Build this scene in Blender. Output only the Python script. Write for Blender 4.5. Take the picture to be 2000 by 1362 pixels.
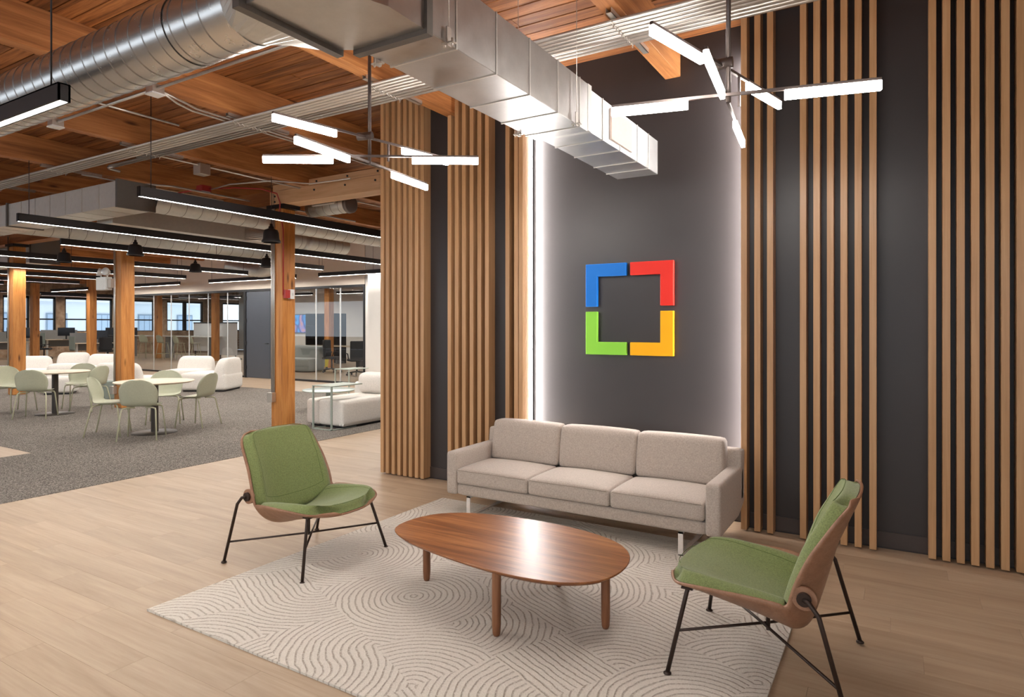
import bpy, bmesh, math, random
from mathutils import Vector, Matrix
random.seed(7)
for o in list(bpy.data.objects): bpy.data.objects.remove(o)
SC=bpy.context.scene
COL=SC.collection
PI=math.pi
# ---------------------------------------------------------------- camera, world, exposure
F=1252.0; CAMH=1.5; ANG=math.atan(755/1252.0)
cd=bpy.data.cameras.new('camera'); cam=bpy.data.objects.new('camera',cd); COL.objects.link(cam)
cam.location=(0,0,CAMH); cam.rotation_euler=(PI/2,0,ANG)
cd.sensor_width=36; cd.lens=F/2000*36; cd.shift_x=0; cd.shift_y=-44/2000.0
cd.clip_start=0.05; cd.clip_end=200
SC.camera=cam
W=bpy.data.worlds.new('world'); SC.world=W; W.use_nodes=True
bg=W.node_tree.nodes['Background']
bg.inputs[0].default_value=(0.78,0.88,1.0,1); bg.inputs[1].default_value=2.1
SC.view_settings.view_transform='Standard'; SC.view_settings.look='None'
SC.view_settings.gamma=1; SC.view_settings.use_curve_mapping=False
SC.view_settings.exposure=0.0
E_BAR=62.0      # chandelier bars
E_LIN=170.0      # linear pendants
E_LED=115.0      # wall washer strips
WARM=(1.0,0.94,0.88)
CEIL=3.80; BEAMZ=3.50; WALLY=5.00; SLATY=4.89

# ---------------------------------------------------------------- node helpers
def mat_new(name):
    m=bpy.data.materials.new(name); m.use_nodes=True
    nt=m.node_tree; b=nt.nodes['Principled BSDF']
    return m,nt,b
def N(nt,t,**k):
    n=nt.nodes.new(t)
    for a,v in k.items():
        if a=='inp':
            for kk,vv in v.items(): n.inputs[kk].default_value=vv
        else: setattr(n,a,v)
    return n
def ramp(nt,src,stops):
    r=nt.nodes.new('ShaderNodeValToRGB')
    e=r.color_ramp.elements
    while len(e)<len(stops): e.new(0.5)
    for i,(p,c) in enumerate(stops):
        e[i].position=p; e[i].color=(*c,1)
    nt.links.new(src,r.inputs[0]); return r.outputs[0]
def mathn(nt,op,a,b=None,c=None):
    n=nt.nodes.new('ShaderNodeMath'); n.operation=op
    for i,v in enumerate((a,b,c)):
        if v is None: continue
        if isinstance(v,(int,float)): n.inputs[i].default_value=v
        else: nt.links.new(v,n.inputs[i])
    return n.outputs[0]
def mixc(nt,fac,a,b,mode='MIX'):
    n=nt.nodes.new('ShaderNodeMix'); n.data_type='RGBA'; n.blend_type=mode
    for s,v in ((0,fac),(6,a),(7,b)):
        if isinstance(v,(int,float)): n.inputs[s].default_value=v
        elif isinstance(v,tuple): n.inputs[s].default_value=(*v,1)
        else: nt.links.new(v,n.inputs[s])
    return n.outputs[2]
def bump(nt,b,h,strength=0.3,dist=0.01):
    n=nt.nodes.new('ShaderNodeBump'); n.inputs['Strength'].default_value=strength
    n.inputs['Distance'].default_value=dist
    nt.links.new(h,n.inputs['Height']); nt.links.new(n.outputs[0],b.inputs['Normal'])
def coords(nt,scale,rnd=True,kind='Object'):
    tc=nt.nodes.new('ShaderNodeTexCoord'); mp=nt.nodes.new('ShaderNodeMapping')
    mp.inputs['Scale'].default_value=scale
    src=tc.outputs[kind]
    if rnd:
        oi=nt.nodes.new('ShaderNodeObjectInfo')
        cm=nt.nodes.new('ShaderNodeCombineXYZ')
        a=mathn(nt,'MULTIPLY',oi.outputs['Random'],37.0)
        for i in range(3): nt.links.new(a,cm.inputs[i])
        vm=nt.nodes.new('ShaderNodeVectorMath'); vm.operation='ADD'
        nt.links.new(src,vm.inputs[0]); nt.links.new(cm.outputs[0],vm.inputs[1]); src=vm.outputs[0]
    nt.links.new(src,mp.inputs[0]); return mp.outputs[0]
def plain(name,col,rough=0.5,metal=0.0,noise=0.0,nscale=60,spec=0.5,bmp=0.0,coat=0):
    m,nt,b=mat_new(name)
    b.inputs['Base Color'].default_value=(*col,1); b.inputs['Roughness'].default_value=rough
    b.inputs['Metallic'].default_value=metal; b.inputs['Specular IOR Level'].default_value=spec
    b.inputs['Coat Weight'].default_value=coat
    n=N(nt,'ShaderNodeTexNoise',inp={'Scale':nscale,'Detail':4.0})
    nt.links.new(coords(nt,(1,1,1)),n.inputs['Vector'])
    k=noise if noise else 0.04
    c0=tuple(x*(1-k) for x in col); c1=tuple(min(1,x*(1+k)) for x in col)
    nt.links.new(ramp(nt,n.outputs[0],[(0.3,c0),(0.7,c1)]),b.inputs['Base Color'])
    if bmp: bump(nt,b,n.outputs[0],bmp,0.003)
    return m
def wood(name,cols,axis='X',s=1.0,rough=0.45,vary=0.12,bmp=0.15,knots=False,stretch=14,spec=0.4,tint=None):
    m,nt,b=mat_new(name)
    sc=[stretch*s]*3; sc['XYZ'.index(axis)]=s
    v=coords(nt,tuple(sc))
    n1=N(nt,'ShaderNodeTexNoise',inp={'Scale':1.0,'Detail':6.0,'Roughness':0.62,'Distortion':0.5})
    nt.links.new(v,n1.inputs['Vector'])
    sc2=[stretch*6*s]*3; sc2['XYZ'.index(axis)]=2.5*s
    n2=N(nt,'ShaderNodeTexNoise',inp={'Scale':1.0,'Detail':3.0,'Roughness':0.7})
    nt.links.new(coords(nt,tuple(sc2)),n2.inputs['Vector'])
    f=mathn(nt,'ADD',mathn(nt,'MULTIPLY',n1.outputs[0],0.72),mathn(nt,'MULTIPLY',n2.outputs[0],0.28))
    c=ramp(nt,f,[(0.30,cols[0]),(0.5,cols[1]),(0.68,cols[2])])
    if knots:
        sk=[5.0]*3; sk['XYZ'.index(axis)]=1.3
        vo=N(nt,'ShaderNodeTexVoronoi',inp={'Scale':1.0}); nt.links.new(coords(nt,tuple(sk)),vo.inputs['Vector'])
        kf=ramp(nt,vo.outputs['Distance'],[(0.04,(0.25,0.2,0.16)),(0.14,(1,1,1))])
        c=mixc(nt,1.0,c,kf,'MULTIPLY')
    oi=nt.nodes.new('ShaderNodeObjectInfo')
    hv=nt.nodes.new('ShaderNodeHueSaturation')
    nt.links.new(mathn(nt,'ADD',mathn(nt,'MULTIPLY',oi.outputs['Random'],2*vary),1-vary),hv.inputs['Value'])
    nt.links.new(c,hv.inputs['Color']); nt.links.new(hv.outputs[0],b.inputs['Base Color'])
    b.inputs['Roughness'].default_value=rough; b.inputs['Specular IOR Level'].default_value=spec
    if bmp: bump(nt,b,n2.outputs[0],bmp,0.004)
    return m
def emit(name,col,s):
    m,nt,b=mat_new(name)
    b.inputs['Base Color'].default_value=(0.9,0.9,0.9,1)
    b.inputs['Emission Color'].default_value=(*col,1); b.inputs['Emission Strength'].default_value=s
    return m
def fabric(name,c,k=0.22,scale=420,rough=0.95,bmp=0.35):
    m,nt,b=mat_new(name)
    n=N(nt,'ShaderNodeTexNoise',inp={'Scale':scale,'Detail':2.0,'Roughness':0.8}); nt.links.new(coords(nt,(1,1,1)),n.inputs['Vector'])
    n3=N(nt,'ShaderNodeTexNoise',inp={'Scale':scale*.35,'Detail':2.0}); nt.links.new(coords(nt,(1,1,1)),n3.inputs['Vector'])
    f=mathn(nt,'ADD',mathn(nt,'MULTIPLY',n.outputs[0],0.6),mathn(nt,'MULTIPLY',n3.outputs[0],0.4))
    nt.links.new(ramp(nt,f,[(0.36,tuple(x*(1-k) for x in c)),(0.64,tuple(min(1,x*(1+k)) for x in c))]),b.inputs['Base Color'])
    b.inputs['Roughness'].default_value=rough; b.inputs['Sheen Weight'].default_value=0.25
    b.inputs['Specular IOR Level'].default_value=0.2
    bump(nt,b,f,bmp,0.004); return m
def galv(name,col,rough=0.32,scale=14,met=0.9):
    m,nt,b=mat_new(name)
    n=N(nt,'ShaderNodeTexNoise',inp={'Scale':scale,'Detail':3.0,'Roughness':0.6}); nt.links.new(coords(nt,(1,1,1)),n.inputs['Vector'])
    v=N(nt,'ShaderNodeTexVoronoi',inp={'Scale':scale*7}); nt.links.new(coords(nt,(1,1,1)),v.inputs['Vector'])
    f=mathn(nt,'ADD',mathn(nt,'MULTIPLY',n.outputs[0],0.85),mathn(nt,'MULTIPLY',v.outputs['Distance'],0.15))
    nt.links.new(ramp(nt,f,[(0.3,tuple(x*.94 for x in col)),(0.7,tuple(min(1,x*1.05) for x in col))]),b.inputs['Base Color'])
    r=ramp(nt,f,[(0.3,(rough*.92,)*3),(0.75,(rough*1.1,)*3)])
    nt.links.new(r,b.inputs['Roughness']); b.inputs['Metallic'].default_value=met
    return m
def rug_mat():
    m,nt,b=mat_new('rug_pile')
    tc=nt.nodes.new('ShaderNodeTexCoord')
    nz=N(nt,'ShaderNodeTexNoise',inp={'Scale':7.0,'Detail':2.0}); nt.links.new(tc.outputs['Object'],nz.inputs['Vector'])
    wv=nt.nodes.new('ShaderNodeVectorMath'); wv.operation='MULTIPLY_ADD'
    nt.links.new(nz.outputs['Color'],wv.inputs[0]); wv.inputs[1].default_value=(0.035,0.035,0); nt.links.new(tc.outputs['Object'],wv.inputs[2])
    CS=0.40
    mp=nt.nodes.new('ShaderNodeMapping'); mp.inputs['Scale'].default_value=(1/CS,1/CS,1); mp.inputs['Rotation'].default_value=(0,0,0.42)
    nt.links.new(wv.outputs[0],mp.inputs[0])
    fl_=nt.nodes.new('ShaderNodeVectorMath'); fl_.operation='FLOOR'; nt.links.new(mp.outputs[0],fl_.inputs[0])
    fc_=nt.nodes.new('ShaderNodeVectorMath'); fc_.operation='FRACTION'; nt.links.new(mp.outputs[0],fc_.inputs[0])
    fs_=nt.nodes.new('ShaderNodeSeparateXYZ'); nt.links.new(fl_.outputs[0],fs_.inputs[0])
    cb=nt.nodes.new('ShaderNodeCombineXYZ'); nt.links.new(fs_.outputs[0],cb.inputs[0]); nt.links.new(fs_.outputs[1],cb.inputs[1])
    wn=nt.nodes.new('ShaderNodeTexWhiteNoise'); nt.links.new(cb.outputs[0],wn.inputs['Vector'])
    sc=nt.nodes.new('ShaderNodeSeparateColor'); nt.links.new(wn.outputs['Color'],sc.inputs[0])
    ff=nt.nodes.new('ShaderNodeSeparateXYZ'); nt.links.new(fc_.outputs[0],ff.inputs[0])
    dx=mathn(nt,'SUBTRACT',ff.outputs[0],mathn(nt,'GREATER_THAN',sc.outputs[0],0.5))
    dy=mathn(nt,'SUBTRACT',ff.outputs[1],mathn(nt,'GREATER_THAN',sc.outputs[1],0.5))
    ds_=mathn(nt,'SQRT',mathn(nt,'ADD',mathn(nt,'MULTIPLY',dx,dx),mathn(nt,'MULTIPLY',dy,dy)))
    ring=mathn(nt,'MULTIPLY',ds_,CS)
    row=mathn(nt,'MULTIPLY',ff.outputs[1],CS)
    sel=mathn(nt,'GREATER_THAN',sc.outputs[2],0.86)
    mx=nt.nodes.new('ShaderNodeMix'); nt.links.new(sel,mx.inputs[0]); nt.links.new(ring,mx.inputs[2]); nt.links.new(row,mx.inputs[3])
    fr=mathn(nt,'FRACT',mathn(nt,'MULTIPLY',mx.outputs[0],1/0.0333))
    d=mathn(nt,'ABSOLUTE',mathn(nt,'SUBTRACT',fr,0.5))
    line=nt.nodes.new('ShaderNodeMapRange'); line.inputs[1].default_value=0.05; line.inputs[2].default_value=0.18
    nt.links.new(d,line.inputs[0])
    n2=N(nt,'ShaderNodeTexNoise',inp={'Scale':90.0,'Detail':2.0}); nt.links.new(tc.outputs['Object'],n2.inputs['Vector'])
    dash=nt.nodes.new('ShaderNodeMapRange'); dash.inputs[1].default_value=0.40; dash.inputs[2].default_value=0.56
    nt.links.new(n2.outputs[0],dash.inputs[0])
    f=mathn(nt,'MULTIPLY',mathn(nt,'SUBTRACT',1.0,line.outputs[0]),mathn(nt,'ADD',mathn(nt,'MULTIPLY',dash.outputs[0],0.6),0.4))
    n3=N(nt,'ShaderNodeTexNoise',inp={'Scale':230.0,'Detail':3.0}); nt.links.new(tc.outputs['Object'],n3.inputs['Vector'])
    base=ramp(nt,n3.outputs[0],[(0.3,(0.56,0.515,0.46)),(0.7,(0.69,0.645,0.585))])
    c=mixc(nt,mathn(nt,'MULTIPLY',f,0.75),base,(0.33,0.28,0.235))
    nt.links.new(c,b.inputs['Base Color']); b.inputs['Roughness'].default_value=1; b.inputs['Specular IOR Level'].default_value=0.1
    h=mathn(nt,'ADD',mathn(nt,'MULTIPLY',f,-1.0),mathn(nt,'MULTIPLY',n3.outputs[0],0.4))
    bump(nt,b,h,0.7,0.006); return m
def brick_mat():
    m,nt,b=mat_new('tan_brick')
    n=N(nt,'ShaderNodeTexNoise',inp={'Scale':3.0,'Detail':5.0}); nt.links.new(coords(nt,(1,1,1)),n.inputs['Vector'])
    nt.links.new(ramp(nt,n.outputs[0],[(0.3,(0.20,0.12,0.07)),(0.5,(0.42,0.28,0.18)),(0.7,(0.58,0.43,0.30))]),b.inputs['Base Color'])
    b.inputs['Roughness'].default_value=0.9; return m

M={}
M['floor']=wood('light_oak_plank',[(0.325,0.225,0.145),(0.405,0.295,0.200),(0.475,0.365,0.260)],'X',0.9,0.42,0.045,0.05,stretch=11,spec=0.4)
M['floorback']=plain('plank_joint',(0.26,0.18,0.12),0.7)
M['carpet']=None
M['slat']=wood('oak_slat',[(0.37,0.200,0.090),(0.46,0.265,0.130),(0.53,0.325,0.170)],'Z',1.0,0.34,0.09,0.05,stretch=22)
M['darkwall']=plain('charcoal_satin_paint',(0.029,0.024,0.0235),0.42,0,0.03,5,0.5)
M['darkbase']=plain('charcoal_vinyl_base',(0.050,0.038,0.035),0.35)
M['board']=wood('old_fir_board',[(0.060,0.020,0.007),(0.29,0.105,0.032),(0.52,0.225,0.072)],'X',1.3,0.6,0.30,0.5,stretch=16)
M['boardback']=plain('roof_deck_shadow_gap',(0.012,0.006,0.004),0.95)
M['beam']=wood('old_fir_beam',[(0.19,0.065,0.020),(0.42,0.165,0.052),(0.60,0.275,0.095)],'Y',1.0,0.55,0.10,0.3,knots=True,stretch=14)
M['girder']=wood('new_fir_girder',[(0.58,0.33,0.16),(0.72,0.44,0.24),(0.80,0.53,0.31)],'X',1.0,0.5,0.05,0.1,knots=False,stretch=12)
M['girderold']=wood('old_fir_girder',[(0.15,0.050,0.015),(0.33,0.12,0.035),(0.48,0.20,0.065)],'X',1.0,0.55,0.08,0.3,knots=True,stretch=14)
M['column']=wood('fir_column',[(0.28,0.095,0.022),(0.50,0.20,0.05),(0.62,0.29,0.085)],'Z',1.2,0.45,0.08,0.25,knots=True,stretch=12)
M['walnut']=wood('walnut_top',[(0.085,0.026,0.008),(0.245,0.085,0.026),(0.42,0.175,0.060)],'X',1.6,0.34,0.02,0.03,stretch=15,spec=0.5)
M['walnutleg']=wood('walnut_leg',[(0.13,0.05,0.022),(0.20,0.08,0.036),(0.26,0.115,0.054)],'Z',2,0.4,0.05,0.05)
M['ply']=wood('walnut_plywood',[(0.20,0.100,0.055),(0.28,0.145,0.085),(0.35,0.195,0.122)],'Y',2,0.42,0.03,0.05,stretch=12)
M['plyedge']=plain('plywood_edge',(0.50,0.30,0.20),0.5)
M['green']=fabric('green_wool',(0.185,0.225,0.085),0.30)
M['seam']=plain('green_seam_thread',(0.09,0.13,0.035),0.9)
M['sofa']=fabric('oatmeal_wool',(0.42,0.355,0.305),0.22,330)
M['sofaseam']=plain('oatmeal_welt',(0.26,0.21,0.175),0.9)
M['bronze']=plain('dark_bronze_metal',(0.045,0.030,0.024),0.38,0.6)
M['whitemetal']=plain('polished_white_metal',(0.78,0.74,0.70),0.25,0.4)
M['rug']=rug_mat()
M['galv']=galv('galvanised_duct',(0.56,0.545,0.53),0.33)
M['galvround']=galv('galvanised_spiral',(0.62,0.60,0.57),0.26,9)
M['galvdull']=galv('galvanised_dull',(0.66,0.65,0.61),0.42,20,0.6)
M['flange']=plain('duct_flange_steel',(0.16,0.145,0.13),0.5,0.7)
M['seamm']=plain('duct_seam_steel',(0.70,0.68,0.64),0.35,0.8)
M['seamd']=plain('spiral_seam_steel',(0.30,0.28,0.26),0.4,0.8)
M['conduit']=plain('conduit_steel',(0.62,0.59,0.55),0.30,0.75)
M['zinc']=plain('zinc_clamp',(0.62,0.58,0.53),0.35,0.8)
M['boxm']=plain('junction_box_steel',(0.48,0.42,0.36),0.4,0.7)
M['red']=plain('red_enamel',(0.42,0.035,0.03),0.4)
M['fixblack']=plain('black_anodised',(0.028,0.025,0.026),0.45,0.2)
M['fixbronze']=plain('grey_bronze_fixture',(0.13,0.105,0.097),0.35,0.7)
M['white']=plain('white_wall_paint',(0.74,0.71,0.67),0.7,0,0.02,3)
M['cream']=plain('cream_bulkhead_paint',(0.80,0.69,0.59),0.8,0,0.02,3)
M['whitep']=plain('white_plastic',(0.78,0.78,0.76),0.4)
M['blackframe']=plain('black_steel_frame',(0.018,0.018,0.020),0.4,0.3)
M['door']=plain('charcoal_door_paint',(0.055,0.062,0.078),0.4,0,0.03,2)
M['boucle']=fabric('white_boucle',(0.74,0.70,0.65),0.12,160,1,0.6)
M['sage']=plain('sage_shell_plastic',(0.44,0.45,0.33),0.42)
M['sageleg']=plain('sage_powder_coat',(0.50,0.49,0.34),0.4)
M['sagetab']=plain('sage_grey_metal',(0.36,0.41,0.36),0.4)
M['paletop']=plain('pale_sage_glass_top',(0.62,0.70,0.65),0.15)
M['ashtop']=wood('ash_table_top',[(0.60,0.48,0.35),(0.66,0.54,0.41),(0.71,0.60,0.47)],'X',1,0.4,0.02,0)
M['darkpole']=plain('dark_umber_metal',(0.055,0.045,0.038),0.4,0.3)
M['brick']=brick_mat(); M['mortar']=plain('mortar',(0.44,0.35,0.27),0.95)
M['mesh']=plain('black_mesh_fabric',(0.022,0.022,0.024),0.7)
M['greypanel']=plain('grey_felt_panel',(0.22,0.22,0.22),0.9)
M['greenpanel']=plain('grey_green_felt_panel',(0.24,0.28,0.25),0.9)
M['monitor']=plain('monitor_black',(0.012,0.013,0.018),0.25)
M['wboard']=plain('whiteboard_enamel',(0.66,0.66,0.66),0.2)
M['yellow']=plain('yellow_plastic',(0.75,0.60,0.03),0.4)
M['greysofa']=fabric('grey_wool',(0.30,0.31,0.29),0.15,120)
for k,c in (('lblue',(0.004,0.17,0.62)),('lred',(0.78,0.030,0.018)),('lgreen',(0.26,0.64,0.06)),('lyellow',(0.90,0.44,0.004))):
    M[k]=plain('sign_'+k[1:]+'_acrylic',c,0.5,0,0.02,5,0.25)
M['bar']=emit('led_bar_diffuser',WARM,E_BAR)
M['lin']=emit('linear_diffuser',(1.0,0.95,0.88),E_LIN)
M['led']=emit('wall_washer_led',(1.0,0.96,0.94),E_LED)
M['screen']=None
def carpet_mat():
    m,nt,b=mat_new('loop_carpet')
    tc=nt.nodes.new('ShaderNodeTexCoord')
    n=N(nt,'ShaderNodeTexNoise',inp={'Scale':80.0,'Detail':3.0,'Roughness':0.75}); nt.links.new(tc.outputs['Object'],n.inputs['Vector'])
    nb=N(nt,'ShaderNodeTexNoise',inp={'Scale':1.1,'Detail':3.0}); nt.links.new(tc.outputs['Object'],nb.inputs['Vector'])
    c=ramp(nt,n.outputs[0],[(0.38,(0.055,0.046,0.040)),(0.5,(0.17,0.150,0.132)),(0.62,(0.36,0.325,0.29))])
    c=mixc(nt,1.0,c,ramp(nt,nb.outputs[0],[(0.3,(0.88,0.88,0.88)),(0.7,(1,1,1))]),'MULTIPLY')
    nt.links.new(c,b.inputs['Base Color']); b.inputs['Roughness'].default_value=1; b.inputs['Specular IOR Level'].default_value=0.1
    bump(nt,b,n.outputs[0],0.5,0.006); return m
M['carpet']=carpet_mat()
def glass_mat():
    m,nt,b=mat_new('clear_glass')
    out=nt.nodes['Material Output']
    tr=nt.nodes.new('ShaderNodeBsdfTransparent'); tr.inputs[0].default_value=(0.95,0.965,0.96,1)
    gl=nt.nodes.new('ShaderNodeBsdfGlossy'); gl.inputs['Roughness'].default_value=0.0
    lw=nt.nodes.new('ShaderNodeLayerWeight'); lw.inputs[0].default_value=0.5
    fz=mathn(nt,'ADD',mathn(nt,'MULTIPLY',mathn(nt,'POWER',lw.outputs['Facing'],4.0),0.85),0.05)
    mx=nt.nodes.new('ShaderNodeMixShader')
    nt.links.new(fz,mx.inputs[0]); nt.links.new(tr.outputs[0],mx.inputs[1]); nt.links.new(gl.outputs[0],mx.inputs[2])
    nt.links.new(mx.outputs[0],out.inputs[0]); return m
M['glass']=glass_mat()
def screen_mat():
    m,nt,b=mat_new('tv_picture')
    tc=nt.nodes.new('ShaderNodeTexCoord')
    w=N(nt,'ShaderNodeTexNoise',inp={'Scale':1.2,'Detail':0.0,'Distortion':1.5}); nt.links.new(tc.outputs['Object'],w.inputs['Vector'])
    c=ramp(nt,w.outputs[0],[(0.35,(0.0,0.35,0.9)),(0.47,(0.01,0.02,0.25)),(0.55,(0.25,0.25,0.7)),(0.66,(0.8,0.3,0.2))])
    nt.links.new(c,b.inputs['Emission Color']); b.inputs['Emission Strength'].default_value=0.8
    b.inputs['Base Color'].default_value=(0.01,0.01,0.01,1); return m
M['screen']=screen_mat()

# ---------------------------------------------------------------- mesh helpers
class MB:
    def __init__(s): s.v=[]; s.f=[]; s.sm=[]
    def add(s,vs,fs,smooth=False):
        o=len(s.v); s.v+= [tuple(p) for p in vs]; s.f+=[tuple(i+o for i in f) for f in fs]; s.sm+=[smooth]*len(fs); return s
    def box(s,x0,x1,y0,y1,z0,z1,mtx=None):
        vs=[(x,y,z) for x in (x0,x1) for y in (y0,y1) for z in (z0,z1)]
        if mtx is not None: vs=[tuple(mtx@Vector(p)) for p in vs]
        return s.add(vs,[(0,1,3,2),(4,6,7,5),(0,4,5,1),(2,3,7,6),(0,2,6,4),(1,5,7,3)])
    def tube(s,pts,r,n=8,caps=True,rads=None):
        P=[Vector(p) for p in pts]; rings=[]
        up=None
        for i,p in enumerate(P):
            t=(P[min(i+1,len(P)-1)]-P[max(i-1,0)]).normalized()
            if up is None: up=Vector((0,0,1)) if abs(t.z)<0.9 else Vector((1,0,0))
            a=t.cross(up).normalized(); b=a.cross(t).normalized(); up=b
            rr=rads[i] if rads else r
            rings.append([p+a*(rr*math.cos(2*PI*k/n))+b*(rr*math.sin(2*PI*k/n)) for k in range(n)])
        vs=[v for R in rings for v in R]; fs=[]
        for i in range(len(P)-1):
            for k in range(n): fs.append((i*n+k,i*n+(k+1)%n,(i+1)*n+(k+1)%n,(i+1)*n+k))
        s.add(vs,fs,True)
        if caps:
            s.add(rings[0],[tuple(range(n))[::-1]]); s.add(rings[-1],[tuple(range(n))])
        return s
    def lathe(s,prof,c=(0,0,0),n=24,axis='Z',smooth=True):
        vs=[];m=len(prof)
        for k in range(n):
            a=2*PI*k/n
            for (r,h) in prof:
                x,y,z=r*math.cos(a),r*math.sin(a),h
                if axis=='X': x,y,z=h,r*math.cos(a),r*math.sin(a)
                if axis=='Y': x,y,z=r*math.cos(a),h,r*math.sin(a)
                vs.append((x+c[0],y+c[1],z+c[2]))
        fs=[]
        for k in range(n):
            for i in range(m-1):
                a=k*m+i; b=((k+1)%n)*m+i
                fs.append((a,b,b+1,a+1))
        return s.add(vs,fs,smooth)
    def prism(s,poly,z0,z1,smooth=False):
        n=len(poly); vs=[(x,y,z0) for x,y in poly]+[(x,y,z1) for x,y in poly]
        s.add(vs,[tuple(range(n))[::-1],tuple(range(n,2*n))])
        return s.add(vs,[(i,(i+1)%n,n+(i+1)%n,n+i) for i in range(n)],smooth)
    def mesh(s,name,mat,bevel=0,segs=2,weld=True,recalc=True):
        me=bpy.data.meshes.new(name); bm=bmesh.new()
        vv=[bm.verts.new(p) for p in s.v]
        for f,sm in zip(s.f,s.sm):
            try:
                fc=bm.faces.new([vv[i] for i in f]); fc.smooth=sm
            except ValueError: pass
        if weld: bmesh.ops.remove_doubles(bm,verts=bm.verts,dist=1e-5)
        if recalc: bmesh.ops.recalc_face_normals(bm,faces=bm.faces)
        if bevel:
            bmesh.ops.bevel(bm,geom=list(bm.edges),offset=bevel,segments=segs,affect='EDGES',profile=0.5)
            for fc in bm.faces: fc.smooth=segs>1
        bm.to_mesh(me); bm.free(); me.materials.append(mat); return me
def link(name,me,parent=None,loc=(0,0,0),rz=0,label=None,cat=None,group=None,kind=None):
    o=bpy.data.objects.new(name,me); COL.objects.link(o)
    o.location=loc; o.rotation_euler=(0,0,rz)
    if parent: o.parent=parent
    if name=='spiral_seam': kind='stuff'
    if label: o['label']=label
    if cat: o['category']=cat
    if group: o['group']=group
    if kind: o['kind']=kind
    return o
def build(name,mb,mat,parent=None,bevel=0,segs=2,smooth=None,**k):
    me=mb.mesh(name,mat,bevel,segs)
    if bevel and segs>1 or smooth:
        try: me.shade_auto_smooth if False else None
        except: pass
        if smooth:
            for p in me.polygons: p.use_smooth=True
    return link(name,me,parent,**k)
def thing(name,label,cat,loc=(0,0,0),rz=0,group=None):
    return link(name,None,None,loc,rz,label,cat,group)
def dup(root,loc,rz,label=None,group=None):
    r=root.copy(); COL.objects.link(r); r.location=loc; r.rotation_euler=(0,0,rz)
    if label: r['label']=label
    if group: r['group']=group
    for ch in list(root.children):
        c=ch.copy(); COL.objects.link(c); c.parent=r
        for g in list(ch.children):
            d=g.copy(); COL.objects.link(d); d.parent=c
    return r
def struct(name,mb,mat,parent=None,**k):
    o=build(name,mb,mat,parent,**k)
    if not parent: o['kind']='structure'
    return o
def B(x0,x1,y0,y1,z0,z1): return MB().box(x0,x1,y0,y1,z0,z1)
def soft(o,w=0.02,sub=0,seg=3):
    bv=o.modifiers.new('bevel','BEVEL'); bv.width=w; bv.segments=seg; bv.limit_method='ANGLE'
    for p in o.data.polygons: p.use_smooth=True
    if sub:
        s=o.modifiers.new('sub','SUBSURF'); s.levels=sub; s.render_levels=sub
    return o
def puffbox(x0,x1,y0,y1,z0,z1,r=0.05,crown=0.02,nx=10,ny=8,top=True,bulge=0.0):
    """upholstered block: rounded box with slightly crowned faces"""
    cx,cy,cz=(x0+x1)/2,(y0+y1)/2,(z0+z1)/2
    hx,hy,hz=(x1-x0)/2,(y1-y0)/2,(z1-z0)/2
    bm=bmesh.new(); bmesh.ops.create_cube(bm,size=2)
    bmesh.ops.subdivide_edges(bm,edges=bm.edges[:],cuts=11,use_grid_fill=True)
    rr=min(r,hx*.98,hy*.98,hz*.98)
    for v in bm.verts:
        u=Vector(v.co)
        p=Vector((u.x*hx,u.y*hy,u.z*hz))
        # denser loops near the edges
        q=Vector((math.copysign(hx*(1-(1-abs(u.x))**1.7),u.x),math.copysign(hy*(1-(1-abs(u.y))**1.7),u.y),math.copysign(hz*(1-(1-abs(u.z))**1.7),u.z)))
        c=Vector((max(-hx+rr,min(hx-rr,q.x)),max(-hy+rr,min(hy-rr,q.y)),max(-hz+rr,min(hz-rr,q.z))))
        d=q-c
        if d.length>1e-6: q=c+d.normalized()*rr
        fx,fy,fz=1-(q.x/hx)**2,1-(q.y/hy)**2,1-(q.z/hz)**2
        if top and u.z>0.99: q.z+=crown*max(0,fx)**.6*max(0,fy)**.6
        if abs(u.x)>0.99: q.x+=math.copysign(bulge,u.x)*max(0,fy)*max(0,fz)
        if abs(u.y)>0.99: q.y+=math.copysign(bulge,u.y)*max(0,fx)*max(0,fz)
        v.co=(q.x+cx,q.y+cy,q.z+cz)
    for f in bm.faces: f.smooth=True
    return bm
def bmobj(name,bm,mat,parent=None,**k):
    me=bpy.data.meshes.new(name); bm.to_mesh(me); bm.free(); me.materials.append(mat)
    return link(name,me,parent,**k)
def arc(c,r,a0,a1,n,plane='XZ'):
    out=[]
    for i in range(n+1):
        a=a0+(a1-a0)*i/n
        u,w=r*math.cos(a),r*math.sin(a)
        out.append({'XZ':(c[0]+u,c[1],c[2]+w),'XY':(c[0]+u,c[1]+w,c[2]),'YZ':(c[0],c[1]+u,c[2]+w)}[plane])
    return out
def catmull(pts,n):
    """resample a list of tuples smoothly to n+1 rows"""
    m=len(pts)-1; out=[]
    for i in range(n+1):
        t=i/n*m; k=min(int(t),m-1); u=t-k
        p=[pts[max(k-1,0)],pts[k],pts[k+1],pts[min(k+2,m)]]
        out.append(tuple(0.5*((2*b)+(-a+c)*u+(2*a-5*b+4*c-d)*u*u+(-a+3*b-3*c+d)*u**3) for a,b,c,d in zip(*p)))
    return out

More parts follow.
